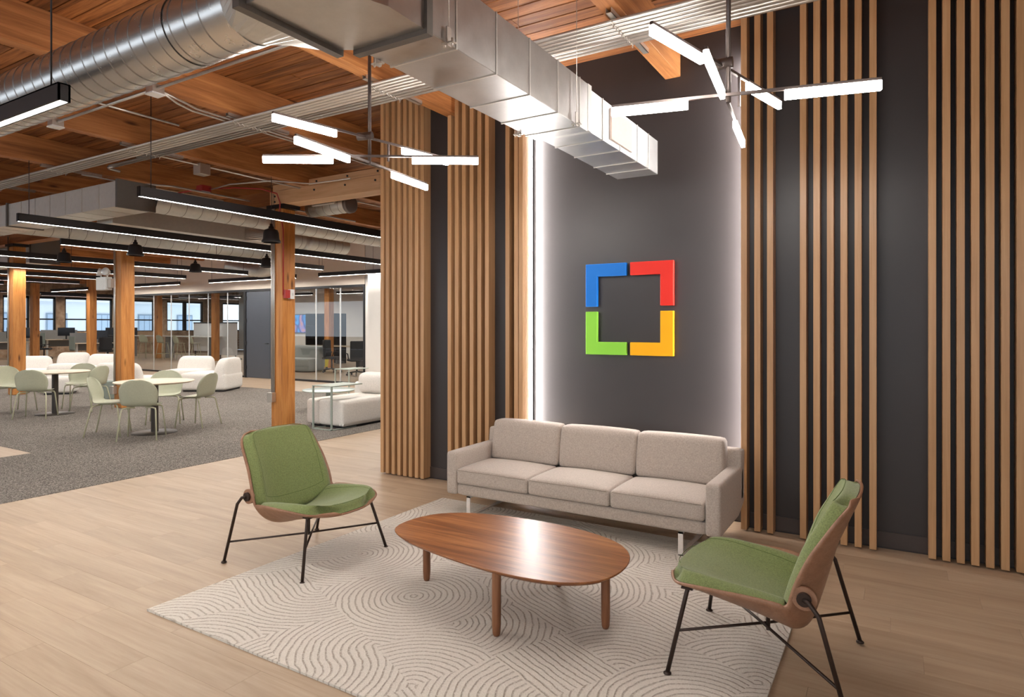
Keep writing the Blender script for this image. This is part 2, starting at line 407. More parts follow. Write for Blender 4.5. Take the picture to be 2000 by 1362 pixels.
# ================================================================ STRUCTURE
# ---- floor: concrete base, loose planks, carpet
floor=struct('floor',B(-45,4.0,-6,26,-0.10,-0.012),M['floorback'])
def in_wood(x0,x1,y0,y1):
    """clip a plank to the wooden areas; returns list of rectangles"""
    out=[]
    for (a,b,c,d) in ((-6.47,3.5,-2.0,12.0),(-22.0,-6.47,10.05,12.0),(-22.0,-8.74,-2.0,3.55),(-45,-22.0,2.5,26.0),(-22.0,-4.4,12.0,26.0)):
        X0,X1,Y0,Y1=max(x0,a),min(x1,b),max(y0,c),min(y1,d)
        if X1-X0>0.01 and Y1-Y0>0.01: out.append((X0,X1,Y0,Y1))
    return out
def visible(x,y,z=0):
    d=-math.sin(ANG)*x+math.cos(ANG)*y
    if d<0.8: return False
    u=(math.cos(ANG)*x+math.sin(ANG)*y)/d; v=(z-CAMH)/d
    return abs(u)<0.86 and -0.66<v<0.62
PW,PL=0.182,1.22
planks=[]
row=0; y=-2.0
while y<26:
    off=(row*0.447)%1*PL
    x=-45+off-PL
    while x<3.5:
        for r in in_wood(x,x+PL,y,y+PW):
            cx,cy=(r[0]+r[1])/2,(r[2]+r[3])/2
            vis=visible(cx,cy) or visible(r[0],cy) or visible(r[1],cy)
            if cy>5.0 and cx>-4.3: vis=False
            planks.append((0 if vis else 1,cx*cx+cy*cy,r))
        x+=PL
    y+=PW; row+=1
planks.sort(key=lambda t:(t[0],t[1]))
g=0.0005; shared={}
rest=MB()
for i,(nv,dd,r) in enumerate(planks):
    w,h=round(r[1]-r[0],4),round(r[3]-r[2],4)
    cx,cy=(r[0]+r[1])/2,(r[2]+r[3])/2
    if i<300 and not nv:
        if (w,h) not in shared:
            shared[(w,h)]=B(-w/2+g,w/2-g,-h/2+g,h/2-g,-0.012,0).mesh('floor_plank',M['floor'])
        link('floor_plank',shared[(w,h)],floor,(cx,cy,0))
    elif dd<40**2: rest.box(r[0]+g,r[1]-g,r[2]+g,r[3]-g,-0.012,0)
build('distant_floor_planks',rest,M['floor'],floor,kind='stuff')
cp=MB()
cp.prism([(-6.47,-2.0),(-6.47,10.05),(-22.0,10.05),(-22.0,3.55),(-8.74,3.55),(-8.74,-2.0)],-0.012,0.004)
build('carpet',cp,M['carpet'],label='dark grey-brown looped carpet under the round tables, meeting the oak planks',cat='carpet')

# ---- ceiling: deck and boards along X, uneven
ceil=struct('ceiling',B(-45,4.0,-6,26,CEIL+0.022,CEIL+0.12),M['boardback'])
boards=[]
y=-1.0; row=0; BW=0.142
while y<22:
    x=-40+((row*0.618)%1)*3.66
    while x<3.6:
        x1=min(x+3.66,3.6)
        xs,ys=(x+x1)/2,y+BW/2
        vis=any(visible(xx,ys,CEIL) for xx in (x,xs,x1))
        if ys>5.0 and x>-4.5: vis=False
        if ys>6.5 and -16<xs and ys>9: vis=False
        boards.append((0 if vis else 1,xs*xs+ys*ys,x,x1,y)); x+=3.66
    y+=BW; row+=1
boards.sort(key=lambda t:(t[0],t[1]))
bsh={}; restb=MB()
for i,(nv,dd,x0,x1,y) in enumerate(boards):
    z=CEIL+random.uniform(-0.004,0.004); gp=random.uniform(0.004,0.009)
    if i<300 and not nv:
        w=round(x1-x0,3)
        k=(w,random.randrange(4))
        if k not in bsh:
            gg=0.0035+0.0018*k[1]
            bsh[k]=B(-w/2+0.003,w/2-0.003,-BW/2+gg,BW/2-gg,0,0.022).mesh('ceiling_board',M['board'])
        link('ceiling_board',bsh[k],ceil,((x0+x1)/2,y+BW/2,z))
    else: restb.box(x0+0.003,x1-0.003,y+gp,y+BW-gp,z,z+0.022)
build('distant_ceiling_boards',restb,M['board'],ceil,kind='stuff')

# ---- slatted feature wall
WX0,WX1=-4.49,3.5
RECY=5.10
struct('wall_back',MB().box(WX0,-2.842,WALLY,WALLY+0.16,0,CEIL+0.02).box(-0.986,WX1,WALLY,WALLY+0.16,0,CEIL+0.02).box(-2.842,-0.986,RECY,RECY+0.06,0,CEIL+0.02),M['darkwall'])
wall=bpy.data.objects['wall_back']
struct('baseboard_back',B(-4.45,-2.89,WALLY-0.010,WALLY,0.012,0.115).box(-0.94,WX1,WALLY-0.010,WALLY,0.012,0.115).box(-2.83,-1.0,RECY-0.010,RECY,0.012,0.115),M['darkbase'])
slats=[(-4.511,1),(-4.442,1),(-4.364,1),(-4.289,1),(-4.213,1),(-4.141,1),(-4.065,1),(-3.993,1),
 (-3.663,1),(-3.579,1),(-3.497,1),(-3.409,1),(-3.323,1),(-3.239,1),(-3.019,1),(-2.928,1),(-2.880,1),
 (-0.990,1),(-0.897,1),(-0.810,1),(-0.593,1),(-0.507,1),(-0.422,1),(-0.339,1),(-0.254,1),(-0.167,1)]
xr=0.164
slats+=[(xr+0.0745*i,1) for i in range(8)]
slats+=[(1.05+0.085*i,1) for i in range(3)]+[(1.5+0.085*i,1) for i in range(7)]
smesh=None
for x,_ in slats:
    ztop=CEIL
    for bx in (-1.56,-3.64):
        if bx-0.075<x+0.021<bx+0.075: ztop=BEAMZ-0.004
    mb=B(-0.021,0.021,SLATY-WALLY,0.0,0.0,ztop-0.012)
    link('slat',mb.mesh('slat',M['slat'],0.0015,1),wall,(x+0.021,WALLY,0.012))
# led washers beside the centre panel
for x,s,lb in ((-2.842,1,'left'),(-0.986,-1,'right')):
    t=thing('led_wall_washer','slim vertical LED strip on the inner edge of the %s slats beside the logo panel'%lb,'light',(x,5.0,0.04))
    build('channel',B(min(0,s*.005),max(0,s*.005),0.004,0.058,0.25,3.50),M['whitemetal'],t)
    build('diffuser',B(min(s*.005,s*.009),max(s*.005,s*.009),0.010,0.052,0.26,3.49),M['led'],t)

# other walls: cream bulkhead over glazing, white jamb, brick window wall, sides
GY=12.0
struct('wall_partition',B(-22.55,-11.6,GY,GY+0.16,2.56,CEIL),M['cream'])
struct('wall_north',B(-11.58,3.9,GY,GY+0.16,0,CEIL),M['white'])
struct('wall_jamb',B(-10.96,-9.2,11.45,GY,0,CEIL),M['white'])
struct('wall_rooms',B(-27.0,-9.0,22.0,22.2,0,CEIL),M['white'])
struct('wall_far',B(-36,-9.0,26,26.2,0,CEIL),M['white'])
struct('wall_right',B(3.6,3.75,-6,12,0,CEIL),M['white'])
struct('wall_rear',B(-45,3.6,-6.1,-6,0,0.8).box(-45,3.6,-6.1,-6,3.1,CEIL),M['white'])
# partition frame, glass, door
fr=MB(); fr.box(-22.55,-22.45,GY-0.02,GY+0.1,0,2.56)
struct('trim_1',fr,M['blackframe'])
fr=MB(); fr.box(-22.55,-11.58,GY-0.03,GY+0.09,2.50,2.56); fr.box(-22.45,-16.33,GY-0.02,GY+0.08,0,0.05); fr.box(-14.75,-11.6,GY-0.02,GY+0.08,0,0.05)
fr.box(-11.64,-11.58,GY-0.02,GY+0.08,0,2.5); fr.box(-16.36,-16.27,GY-0.03,GY+0.08,0,2.5); fr.box(-14.82,-14.75,GY-0.03,GY+0.08,0,2.5)
struct('trim_2',fr,M['blackframe'])
def pxx(px,y=GY):
    u=(px-1000)/F
    return y*(-math.sin(ANG)+u*math.cos(ANG))/(math.cos(ANG)+u*math.sin(ANG))
edges=[-22.45]+[pxx(p) for p in (299,333,368,405,443)]+[-16.36]
w1=thing('window_1',None,None); w1['kind']='structure'
for a,b in zip(edges,edges[1:]):
    build('glass_pane',B(a+0.006,b-0.006,GY+0.02,GY+0.032,0.05,2.5),M['glass'],w1)
    if b<-16.4: build('joint_strip',B(b-0.009,b+0.009,GY+0.015,GY+0.037,0.05,2.5),M['whitemetal'],w1)
edges=[-14.75]+[pxx(p) for p in (616,663.5)]+[-11.64]
w2=thing('window_2',None,None); w2['kind']='structure'
for a,b in zip(edges,edges[1:]):
    build('glass_pane',B(a+0.006,b-0.006,GY+0.02,GY+0.032,0.05,2.5),M['glass'],w2)
    if b<-11.7: build('joint_strip',B(b-0.012,b+0.012,GY+0.012,GY+0.04,0.05,2.5),M['whitemetal'],w2)
d1=thing('door_1',None,None); d1['kind']='structure'
build('leaf',B(-16.26,-15.22,GY-0.01,GY+0.04,0.01,2.49),M['door'],d1)
build('leaf',B(-15.21,-14.83,GY-0.01,GY+0.04,0.01,2.49),M['door'],d1)
for hz in (0.25,0.95,1.6,2.25): build('hinge',B(-16.30,-16.24,GY-0.025,GY-0.008,hz,hz+0.11),M['blackframe'],d1)
for sx in (-1,1):
    build('door_handle',MB().tube([(-15.215+sx*.06,GY-0.02,1.0),(-15.215+sx*.06,GY-0.06,1.0),(-15.215+sx*.19,GY-0.06,1.0)],0.012,8),M['blackframe'],d1)

# brick window wall far left, X=-36
BX=-36.0
wins=[(10.2,12.1),(13.45,14.75),(15.0,15.65) ,(16.05,18.3),(19.3,20.5),(21.2,23.5),(24.8,26.0)]
wins=[(10.6,12.3),(13.42,14.5),(14.62,15.64),(16.04,18.33),(19.3,20.6),(21.3,23.55),(24.85,26.2)]
cuts=[]; bw=MB()
bw.box(BX-0.3,BX,-6,27,0,1.18); bw.box(BX-0.3,BX,-6,27,2.95,CEIL)
ys=[-6]+[v for w in wins for v in w]+[27]
for a,b in zip(ys[::2],ys[1::2]): bw.box(BX-0.3,BX,a,b,1.18,2.95)
wl=struct('wall_left',bw,M['mortar'])
# bricks: real courses proud of the mortar, too small to tell apart here -> one joined part
br=MB(); bh,bl=0.0813,0.26
z=0.0; r_=0
while z<CEIL-0.05:
    y=9.0+(r_%2)*bl/2
    while y<25.9:
        y0,y1=y+0.006,y+bl-0.006
        if 1.18-0.02<z<2.95:
            for (a,b) in wins:
                if y0<b and y1>a:
                    if y0<a: y1=min(y1,a-0.004)
                    elif y1>b: y0=max(y0,b+0.004)
                    else: y1=y0
        if y1-y0>0.03: br.box(BX,BX+0.012+random.uniform(0,0.006),y0,y1,z+0.006,z+bh-0.006)
        y+=bl
    z+=bh; r_+=1
build('brick_courses',br,M['brick'],wl,kind='stuff')
for i,(a,b) in enumerate(wins):
    w=thing('window_%d'%(i+3),None,None); w['kind']='structure'
    f=MB(); t=0.07
    X0,X1=BX-0.16,BX-0.06
    f.box(X0,X1,a,a+t,1.18,2.95).box(X0,X1,b-t,b,1.18,2.95).box(X0,X1,a,b,1.18,1.25).box(X0,X1,a,b,2.85,2.95).box(X0,X1,a,b,1.80,1.87)
    if b-a>1.8: f.box(X0,X1,(a+b)/2-0.1,(a+b)/2+0.1,1.18,2.95)
    build('window_frame',f,M['blackframe'],w)
    ms=[a+t,b-t] if b-a<=1.8 else [a+t,(a+b)/2-0.1,(a+b)/2+0.1,b-t]
    for p,q in zip(ms[::2],ms[1::2]):
        for z0,z1 in ((1.25,1.80),(1.87,2.85)): build('pane',B(X0+0.04,X0+0.05,p,q,z0,z1),M['glass'],w)
# building across the street
ab=thing('apartment_building','pale rendered building across the street beyond the brick-wall windows','building',(-50,18,-4))
build('facade',B(-1,0,-14,16,0,16),plain('pale_render',(0.80,0.86,0.92),0.9),ab)
for k in range(-3,5):
    for zz in (4.6,8.2):
        wf=build('window',B(0,0.08,k*3.1,k*3.1+1.3,zz,zz+1.8),plain('street_window_frame',(0.28,0.36,0.46),0.6) if 'stw' not in M else M['stw'],ab)
        M.setdefault('stw',wf.data.materials[0])
        M.setdefault('stg',plain('street_window_glass',(0.45,0.58,0.75),0.2))
        for q in range(3): build('pane',B(0.07,0.09,k*3.1+0.08+q*0.4,k*3.1+0.42+q*0.4,zz+0.1,zz+1.7),M['stg'],wf)
build('ledge',B(0,0.35,-14,16,7.2,7.5),plain('pale_ledge',(0.8,0.82,0.85),0.9),ab)

# ---- timber columns, girder row, beams
COLX=[-7.85,-12.2,-16.52,-20.9,-25.2,-29.5]; CY=6.42; CW=0.122
def column(x,y,h,label,idx):
    t=thing('timber_column',label,'column',(x,y,0))
    build('shaft',B(-CW,CW,-CW,CW,0.0,h),M['column'],t,bevel=0.012,segs=1)
    cp=MB().box(-0.19,0.19,-0.15,0.15,h,h+0.055)
    build('steel_cap',cp,M['blackframe'],t)
    return t
names=['nearest orange timber column, standing right of the round tables with red alarm box','knotty orange timber column behind the nearer round table','orange timber column at far left behind the farther round table',
 None,None,None]
for i,x in enumerate(COLX[:3]):
    column(x,CY,BEAMZ-0.27,names[i],i)
for x,y,l in ((-25.3,12.15,'distant timber column between the two black office chairs, nearer the emergency light'),(-29.7,12.15,'distant timber column just right of the leftmost big column, in front of a black monitor'),
              (-29.5,17.05,'timber column inside the glass room, behind the bar stools'),(-25.2,17.05,'timber column inside the glass room, between the white boards'),(-17.6,16.4,'timber column in the right-hand glass room, left of the yellow bin')):
    column(x,y,BEAMZ-0.27,l,9)
def boxthing(name,label,cat,mb,mat,pname=None,bevel=0,group=None):
    return build(name,mb,mat,None,bevel=bevel,segs=1,label=label,cat=cat,group=group)
# girders
t=thing('girder','new pale bolted timber girder running from the nearest column to the slat wall','beam',(-7.98,CY,BEAMZ-0.215))
build('lower_timber',B(0,3.5,-0.14,0.14,0.0,0.195),M['girder'],t,bevel=0.003,segs=1)
build('upper_timber',B(0.05,3.5,-0.125,0.125,0.200,0.295),M['girder'],t,bevel=0.003,segs=1)
bolt=MB().lathe([(0,-0.012),(0.014,-0.012),(0.014,0)],axis='Y',n=8).mesh('bolt',M['blackframe'])
for bx_ in (0.95,1.55,2.1,2.9):
    link('bolt',bolt,t,(bx_,-0.14,0.13)); link('bolt',bolt,t,(bx_+0.03,-0.125,0.25))
for bz in (0.04,0.12): link('bolt',bolt,t,(0.12,-0.14,bz))
for i,(a,b) in enumerate(((-12.2,-8.0),(-16.52,-12.22),(-20.9,-16.54),(-36,-20.92))):
    boxthing('girder',['old brown timber girder left of the nearest column','old brown timber girder over the second column','old brown timber girder over the third column','old brown timber girder running to the brick wall'][i],'beam',B(a,b,CY-0.13,CY+0.13,BEAMZ-0.215,BEAMZ-0.001),M['girderold'],bevel=0.004)
boxthing('girder','dark timber girder above the distant columns by the desks','beam',B(-36,-22.6,12.02,12.28,BEAMZ-0.215,BEAMZ-0.001),M['girderold'])
beamx=[(-1.56,5.03),(-3.64,4.93),(-5.38,11.9),(-7.22,11.9),(-9.04,11.9),(-10.9,11.9),(-12.75,11.9),(-14.6,11.9),(-16.4,11.9),(-18.3,11.9),(-20.1,11.9),(-22,18),(-23.8,18),(-25.6,18),(-27.5,18),(-29.3,18),(-31.1,18),(-33,18)]
bl_=['timber ceiling beam ending at the dark wall right of the duct end','timber ceiling beam passing under the big square duct to the slats','timber ceiling beam with a round knot, third from the right end']
for i,(x,y1) in enumerate(beamx):
    lb=bl_[i] if i<3 else 'brown timber ceiling beam, number %s counted leftwards from the dark wall'%(['four','five','six','seven','eight','nine','ten','eleven','twelve','thirteen','fourteen','fifteen','sixteen','seventeen','eighteen'][i-3])
    boxthing('ceiling_beam',lb,'beam',B(x-0.0625,x+0.0625,-1.0 if i<6 else 1.0,y1+0.07,BEAMZ,CEIL+0.002),M['beam'],bevel=0.004,group='timber ceiling beams')

# ================================================================ DUCTS
def rings(x0,x1,step,yc,zc,r,axis='X',t=0.004,w=0.008):
    m=MB(); x=x0
    while x<x1:
        if axis=='X': m.lathe([(r,-w/2),(r+t,-w/4),(r+t,w/4),(r,w/2)],(x,yc,zc),40,'X')
        else: m.lathe([(r,-w/2),(r+t,-w/4),(r+t,w/4),(r,w/2)],(yc,x,zc),28,'Y')
        x+=step
    return m
def cyl(m,a,b,r,axis,c1,c2,n=40,caps=False):
    prof=[(r,a),(r,b)]
    if caps: prof=[(0,a)]+prof+[(0,b)]
    if axis=='X': m.lathe(prof,(0,c1,c2),n,'X')
    else: m.lathe(prof,(c1,0,c2),n,'Y')
    return m
main=thing('ventilation_duct','big shiny square duct ending at the dark wall, with elbow and round spiral run','duct',(0,0,0))
DX0,DX1,DZ0,DZ1=-1.875,-1.53,2.62,2.895
build('duct_section',B(DX0,DX1,1.93,3.38,DZ0,DZ1),M['galv'],main,bevel=0.003,segs=1)
build('duct_section',B(DX0+0.015,DX1-0.01,3.43,4.66,DZ0+0.012,DZ1-0.012),M['galv'],main,bevel=0.003,segs=1,label='narrower dull end section of the square duct')
build('collar',B(DX0+0.004,DX1+0.002,3.38,3.43,DZ0+0.006,DZ1),M['galvdull'],main)
def seamat(y,x0,x1,z0,z1):
    return MB().box(x0-0.004,x1+0.004,y-0.004,y+0.004,z0-0.005,z0).box(x1,x1+0.004,y-0.004,y+0.004,z0,z1).box(x0-0.004,x0,y-0.004,y+0.004,z0,z1)
for y in (2.10,2.40,2.70,3.0,3.27): build('seam_rib',seamat(y,DX0,DX1,DZ0,DZ1),M['seamm'],main)
for y in (3.62,3.90,4.22,4.45): build('seam_rib',seamat(y,DX0+0.015,DX1-0.01,DZ0+0.012,DZ1-0.012),M['seamm'],main)
build('access_panel',B(DX1-0.012,DX1+0.001,3.74,4.10,2.665,2.86),plain('pale_access_panel',(0.62,0.52,0.46),0.5),main)
# elbow
ex0,ey0=-1.945,1.42
el=MB(); R=0.28
poly=[(DX0,1.91),(ex0,1.86),(ex0,1.43)]
poly+= [(-1.78,1.43),(-1.66,1.47),(-1.58,1.56),(DX1,1.70),(DX1,1.91)]
el.prism(poly,DZ0,DZ1); build('elbow',el,M['galv'],main)
fl=MB().box(DX0-0.02,DX1+0.015,1.895,1.93,DZ0-0.02,DZ1+0.015)
build('flange',fl,M['flange'],main)
fl=MB().box(ex0-0.03,ex0+0.006,1.40,1.885,DZ0-0.02,DZ1+0.015)
build('flange',fl,M['flange'],main)
# square to round transition
YC,ZC,RR=1.64,2.76,0.142
n=40; sq=[];rd=[]
for k in range(n):
    a=2*PI*k/n; c,s=math.cos(a),math.sin(a)
    q=1/max(abs(c),abs(s))
    sq.append((ex0-0.03,1.645+0.225*c*q,2.7575+0.137*s*q)); rd.append((-2.20,YC+RR*c,ZC+RR*s))
tr=MB().add(sq+rd,[(k,(k+1)%n,n+(k+1)%n,n+k) for k in range(n)])
build('transition',tr,M['galvdull'],main)
build('round_duct',cyl(MB(),-9.0,-2.19,RR,'X',YC,ZC,64),M['galvround'],main)
build('spiral_seam',rings(-8.9,-2.3,0.098,YC,ZC,RR,t=0.0022,w=0.007),M['seamd'],main)
build('coupling',cyl(MB(),-2.62,-2.57,RR+0.004,'X',YC,ZC,64),M['galvround'],main)
build('coupling',cyl(MB(),-2.25,-2.18,RR+0.004,'X',YC,ZC,64),M['galvround'],main)
def clip(x,y,z,lb,top=BEAMZ,kind='duct'):
    t=thing('duct_hanger',lb,'hanger',(x,y,z))
    m=MB().box(-0.02,0.035,-0.012,0.012,-0.022,-0.016).box(0.004,0.010,-0.014,0.014,-0.03,0.045).tube([(-0.012,0,-0.03),(-0.012,0,0.012)],0.004,6).tube([(0.024,0,-0.034),(0.024,0,0.0)],0.004,6)
    build('clamp',m,M['zinc'],t)
    build('wire',MB().tube([(0.007,0,0.04),(0.007,0,top-z)],0.0018,5),M['zinc'],t)
clip(-1.522,2.03,2.63,'wire hanger clamped to the right edge of the square duct near the elbow',CEIL)
clip(-1.522,3.20,2.63,'wire hanger clamped to the right edge of the square duct near its narrow end',CEIL)
clip(-1.895,2.03,2.63,'wire hanger clamped to the left edge of the square duct near the elbow',CEIL)
clip(-1.895,3.20,2.63,'wire hanger clamped to the left edge of the square duct near its narrow end',CEIL)

# background ducts
RX=-8.06
dA=thing('ventilation_duct','dull rectangular main duct over the round tables with a spiral branch past the nearest column','duct',(0,0,0))
for a,b in ((-11.0,-8.08),(-14.2,-11.04),(-20,-14.24)):
    build('duct_section',B(a,b,4.17,4.60,2.95,3.26),M['galvdull'],dA,bevel=0.003,segs=1)
for x in (-11.02,-14.22,-8.07): build('flange',B(x-0.02,x+0.02,4.15,4.62,2.935,3.275),M['flange'],dA)
x=-8.5
while x>-13: build('seam_rib',MB().box(x-0.004,x+0.004,4.164,4.17,2.95,3.26).box(x-0.004,x+0.004,4.17,4.6,2.945,2.95),M['seamm'],dA); x-=0.42
build('round_branch',cyl(MB(),4.62,9.6,0.15,'Y',RX-0.1,3.10,36),M['galvdull'],dA)
build('spiral_seam',rings(4.8,9.5,0.22,RX-0.1,3.10,0.15,'Y'),M['seamd'],dA)
build('end_box',B(-8.4,-7.95,9.6,9.95,2.90,3.25),M['galvdull'],dA)
build('end_section',B(-8.35,-7.9,9.95,11.4,2.93,3.22),M['galvdull'],dA)
dB=thing('ventilation_duct','galvanised branch duct with a flared round end, left of the nearest column','duct',(0,0,0))
build('duct_section',B(-9.75,-9.33,4.75,6.85,2.93,3.25),M['galvdull'],dB,bevel=0.003,segs=1)
sq=[];rd=[]
for k in range(n):
    a=2*PI*k/n; c,s=math.cos(a),math.sin(a); q=1/max(abs(c),abs(s))
    sq.append((-9.54+0.21*c*q,6.85,3.09+0.16*s*q)); rd.append((-9.54+0.16*c,7.35,3.09+0.16*s))
build('transition',MB().add(sq+rd,[(k,(k+1)%n,n+(k+1)%n,n+k) for k in range(n)]),M['galv'],dB)
build('round_section',cyl(MB(),7.35,9.3,0.16,'Y',-9.54,3.09,32),M['galvdull'],dB)
build('spiral_seam',rings(7.5,9.2,0.2,-9.54,3.09,0.16,'Y'),M['seamd'],dB)
build('end_ring',MB().lathe([(0.16,0),(0.19,0.03),(0.19,0.1),(0.16,0.13)],(-9.54,8.2,3.09),32,'Y'),M['galv'],dB)
dC=thing('ventilation_duct','long round spiral duct passing behind the second timber column','duct',(0,0,0))
build('round_section',cyl(MB(),4.62,9.8,0.17,'Y',-11.85,3.12,36,True),M['galvdull'],dC)
build('spiral_seam',rings(4.8,9.7,0.25,-11.85,3.12,0.17,'Y'),M['seamd'],dC)
dC2=thing('ventilation_duct','wrinkled flexible duct hanging across behind the black pendants','duct',(0,0,0))
fx=[]; 
for i in range(60):
    u=i/59; fx.append((-14.6+2.6*u,10.2+0.25*math.sin(u*5),3.02-0.16*math.sin(u*PI)+0.0*u))
build('flexible_hose',MB().tube(fx,0.15,20,True,[0.15+0.012*math.sin(i*2.2) for i in range(60)]),M['galvdull'],dC2)
dD=thing('ventilation_duct','rectangular duct block above the third timber column at far left','duct',(0,0,0))
build('duct_section',B(-21.5,-16.45,6.66,7.2,2.92,3.44),M['galvdull'],dD,bevel=0.004,segs=1)
build('flange',B(-16.49,-16.42,6.64,7.22,2.90,3.46),M['flange'],dD)
dE=thing('ventilation_duct','short round duct with grille and flat end cap under the pale girder','duct',(0,0,0))
build('round_section',cyl(MB(),-7.97,-7.1,0.125,'X',7.05,3.345,36,True),M['galvdull'],dE)
build('end_cap',MB().lathe([(0.0,0.012),(0.125,0.012),(0.135,0.006),(0.135,-0.05),(0.126,-0.05)],(-7.1,7.05,3.345),36,'X'),plain('dull_cap_steel',(0.26,0.23,0.22),0.5,0.6),dE)
build('spiral_seam',rings(-7.9,-7.2,0.16,7.05,3.345,0.125),M['seamd'],dE)
ang=math.radians(218)
gm=MB()
rot=Matrix.Translation((0,7.05,3.345))@Matrix.Rotation(math.radians(-28),4,'X')
gm.box(-7.78,-7.30,-0.145,-0.118,-0.06,0.06,rot); gr=build('grille_frame',gm,M['whitep'],dE)
g2=MB()
for i in range(12): g2.box(-7.74+i*0.035,-7.718+i*0.035,-0.150,-0.144,-0.045,0.045,rot)
build('grille_slot',g2,M['blackframe'],gr,kind='stuff')

# ================================================================ CONDUITS, STRUTS, PIPES
for k in range(8):
    y=3.84+0.0495*k
    xl=-8.2 if k in (6,7) else -20.0
    if k==5: xl=-7.5
    m=MB().tube([(xl,y,3.445),(3.5,y,3.445)],0.0150,10)
    if k==7: m.tube([(xl,y,3.445),(xl-0.12,y+0.0,3.45),(xl-0.22,y+0.06,3.46),(xl-0.25,y+0.2,3.46)],0.0165,8)
    boxthing('conduit','pale steel conduit in the long ceiling bundle, %s from its near edge'%(['first','second','third','fourth','fifth','sixth','seventh','eighth'][k]),'pipe',m,M['conduit'],group='bundle of parallel conduits under the beams')
for i,bx in enumerate((-1.56,-3.64,-5.38,-7.22,-9.04,-10.9)):
    t=thing('strut_channel','zinc strut with conduit clamps under the %s beam from the right'%(['first','second','third','fourth','fifth','sixth'][i]),'bracket',(bx,0,BEAMZ))
    build('channel',MB().box(-0.02,0.02,3.76,4.46,-0.034,-0.030).box(-0.02,-0.017,3.76,4.46,-0.034,0).box(0.017,0.02,3.76,4.46,-0.034,0),M['zinc'],t)
    nn=8 if bx>-8 else 5
    for k in range(nn):
        y=3.84+0.0495*k
        build('clamp',MB().tube(arc((0,y,-0.055),0.021,-PI,0,6,'YZ'),0.004,5).box(-0.004,0.004,y-0.002,y+0.002,-0.095,-0.072),M['zinc'],t)
def pipe(name,pts,r,mat,label,cat='pipe',group=None): return boxthing(name,label,cat,MB().tube(pts,r,8),mat,group=group)
pipe('conduit',[(-6.95,3.03,3.47),(-5.33,3.03,3.47)],0.013,M['conduit'],'single conduit between two junction boxes behind the round duct, left piece')
pipe('conduit',[(-5.25,3.03,3.47),(-2.0,3.03,3.47)],0.013,M['conduit'],'single conduit passing behind the duct elbow to a junction box')
for i,(x,y) in enumerate(((-5.29,3.03),(-6.98,3.03))):
    t=thing('junction_box','steel junction box with white bottom plate on the single conduit, %s'%(['above the nearer beam','farther left by a cable'][i]),'box',(x,y,3.44))
    build('box',B(-0.05,0.05,-0.05,0.05,-0.01,0.06),M['boxm'],t); build('cover',B(-0.055,0.055,-0.055,0.055,-0.022,-0.01),M['whitep'],t)
pipe('conduit',[(-5.29,3.1,3.465),(-5.36,3.3,3.465),(-5.44,3.5,3.465),(-5.44,5.0,3.465),(-5.44,6.2,3.465)],0.010,M['conduit'],'thin conduit bending under the knotted beam, upper one of the pair')
pipe('conduit',[(-5.29,3.1,3.455),(-5.42,3.3,3.455),(-5.52,3.5,3.465),(-5.52,5.0,3.465),(-5.52,6.2,3.465)],0.010,M['conduit'],'thin conduit bending under the knotted beam, lower one of the pair')
pipe('conduit',[(-6.05,2.7,3.47),(-6.05,3.7,3.47)],0.010,M['conduit'],'short thin conduit crossing between the single conduit and the bundle')
pipe('conduit',[(-7.33,4.2,3.47),(-7.33,11.8,3.47)],0.010,M['conduit'],'conduit along the fourth beam with a square junction box')
boxthing('junction_box','square steel junction box on the fourth beam left of the left chandelier','box',B(-7.42,-7.28,4.72,4.86,3.36,3.49),M['boxm'],bevel=0.004)
pipe('conduit',[(-9.1,4.25,3.47),(-9.1,8,3.47)],0.010,M['conduit'],'conduit along the fifth beam above the rectangular main duct')
pipe('conduit',[(-12.5,4.75,3.40),(-8.9,4.75,3.40),(-8.6,4.85,3.40),(-8.45,5.1,3.40),(-8.45,8.5,3.40)],0.013,M['conduit'],'conduit with a swept bend over the rectangular main duct')
# red sprinkler / alarm conduit
pipe('red_pipe',[(-12.6,5.55,3.46),(-8.55,5.55,3.46)],0.012,M['red'],'red conduit running left from the red junction box near the girder')
pipe('red_pipe',[(-8.45,5.6,3.46),(-8.05,5.75,3.46),(-7.8,6.0,3.46),(-7.72,6.2,3.42),(-7.72,6.255,3.3),(-7.74,6.26,3.12),(-7.70,6.275,3.0),(-7.68,6.278,2.9),(-7.68,6.28,1.95)],0.010,M['red'],'red conduit bending from the red junction box down the nearest column')
t=thing('red_junction_box','red junction box with white cover on the ceiling near the pale girder','box',(-8.5,5.57,3.43))
build('box',B(-0.07,0.07,-0.07,0.07,-0.01,0.07),M['red'],t); build('cover',B(-0.06,0.06,-0.06,0.06,-0.02,-0.01),M['whitep'],t)
pipe('red_pipe',[(-7.0,1.9,3.47),(-7.0,0.2,3.47)],0.012,M['red'],'red pipe at the upper left above the round spiral duct')
pipe('conduit',[(-8.4,5.62,3.45),(-7.9,5.55,3.45),(-7.2,5.7,3.45),(-6.9,6.1,3.45),(-6.2,6.15,3.45)],0.010,M['conduit'],'curved white conduit near the left chandelier beside the red pipe')
# conduits down the columns
for i,cx in enumerate(COLX[:3]):
    for k in range(3 if i==0 else 2):
        xx=cx-0.094+0.030*k
        nm=['nearest','second','third'][i]
        pipe('conduit',[(xx,CY-0.134,3.45),(xx,CY-0.134,0.52 if i==0 else 0.40)],0.011,M['conduit'],'vertical steel conduit on the front of the %s timber column, %s'%(nm,['left one','second one','right one'][k]))
    z0=0.44 if i==0 else 0.32
    t=thing('outlet_box','steel outlet box with white sockets low on the %s timber column'%['nearest','second','third'][i],'outlet',(cx-0.07,CY-0.155,z0))
    build('box',B(-0.045,0.06,-0.045,0.032,-0.06,0.08),M['zinc'],t,bevel=0.004,segs=1)
    for zz in (-0.035,0.02): build('socket',B(-0.06,-0.046,-0.03,0.02,zz,zz+0.04),M['whitep'],t)
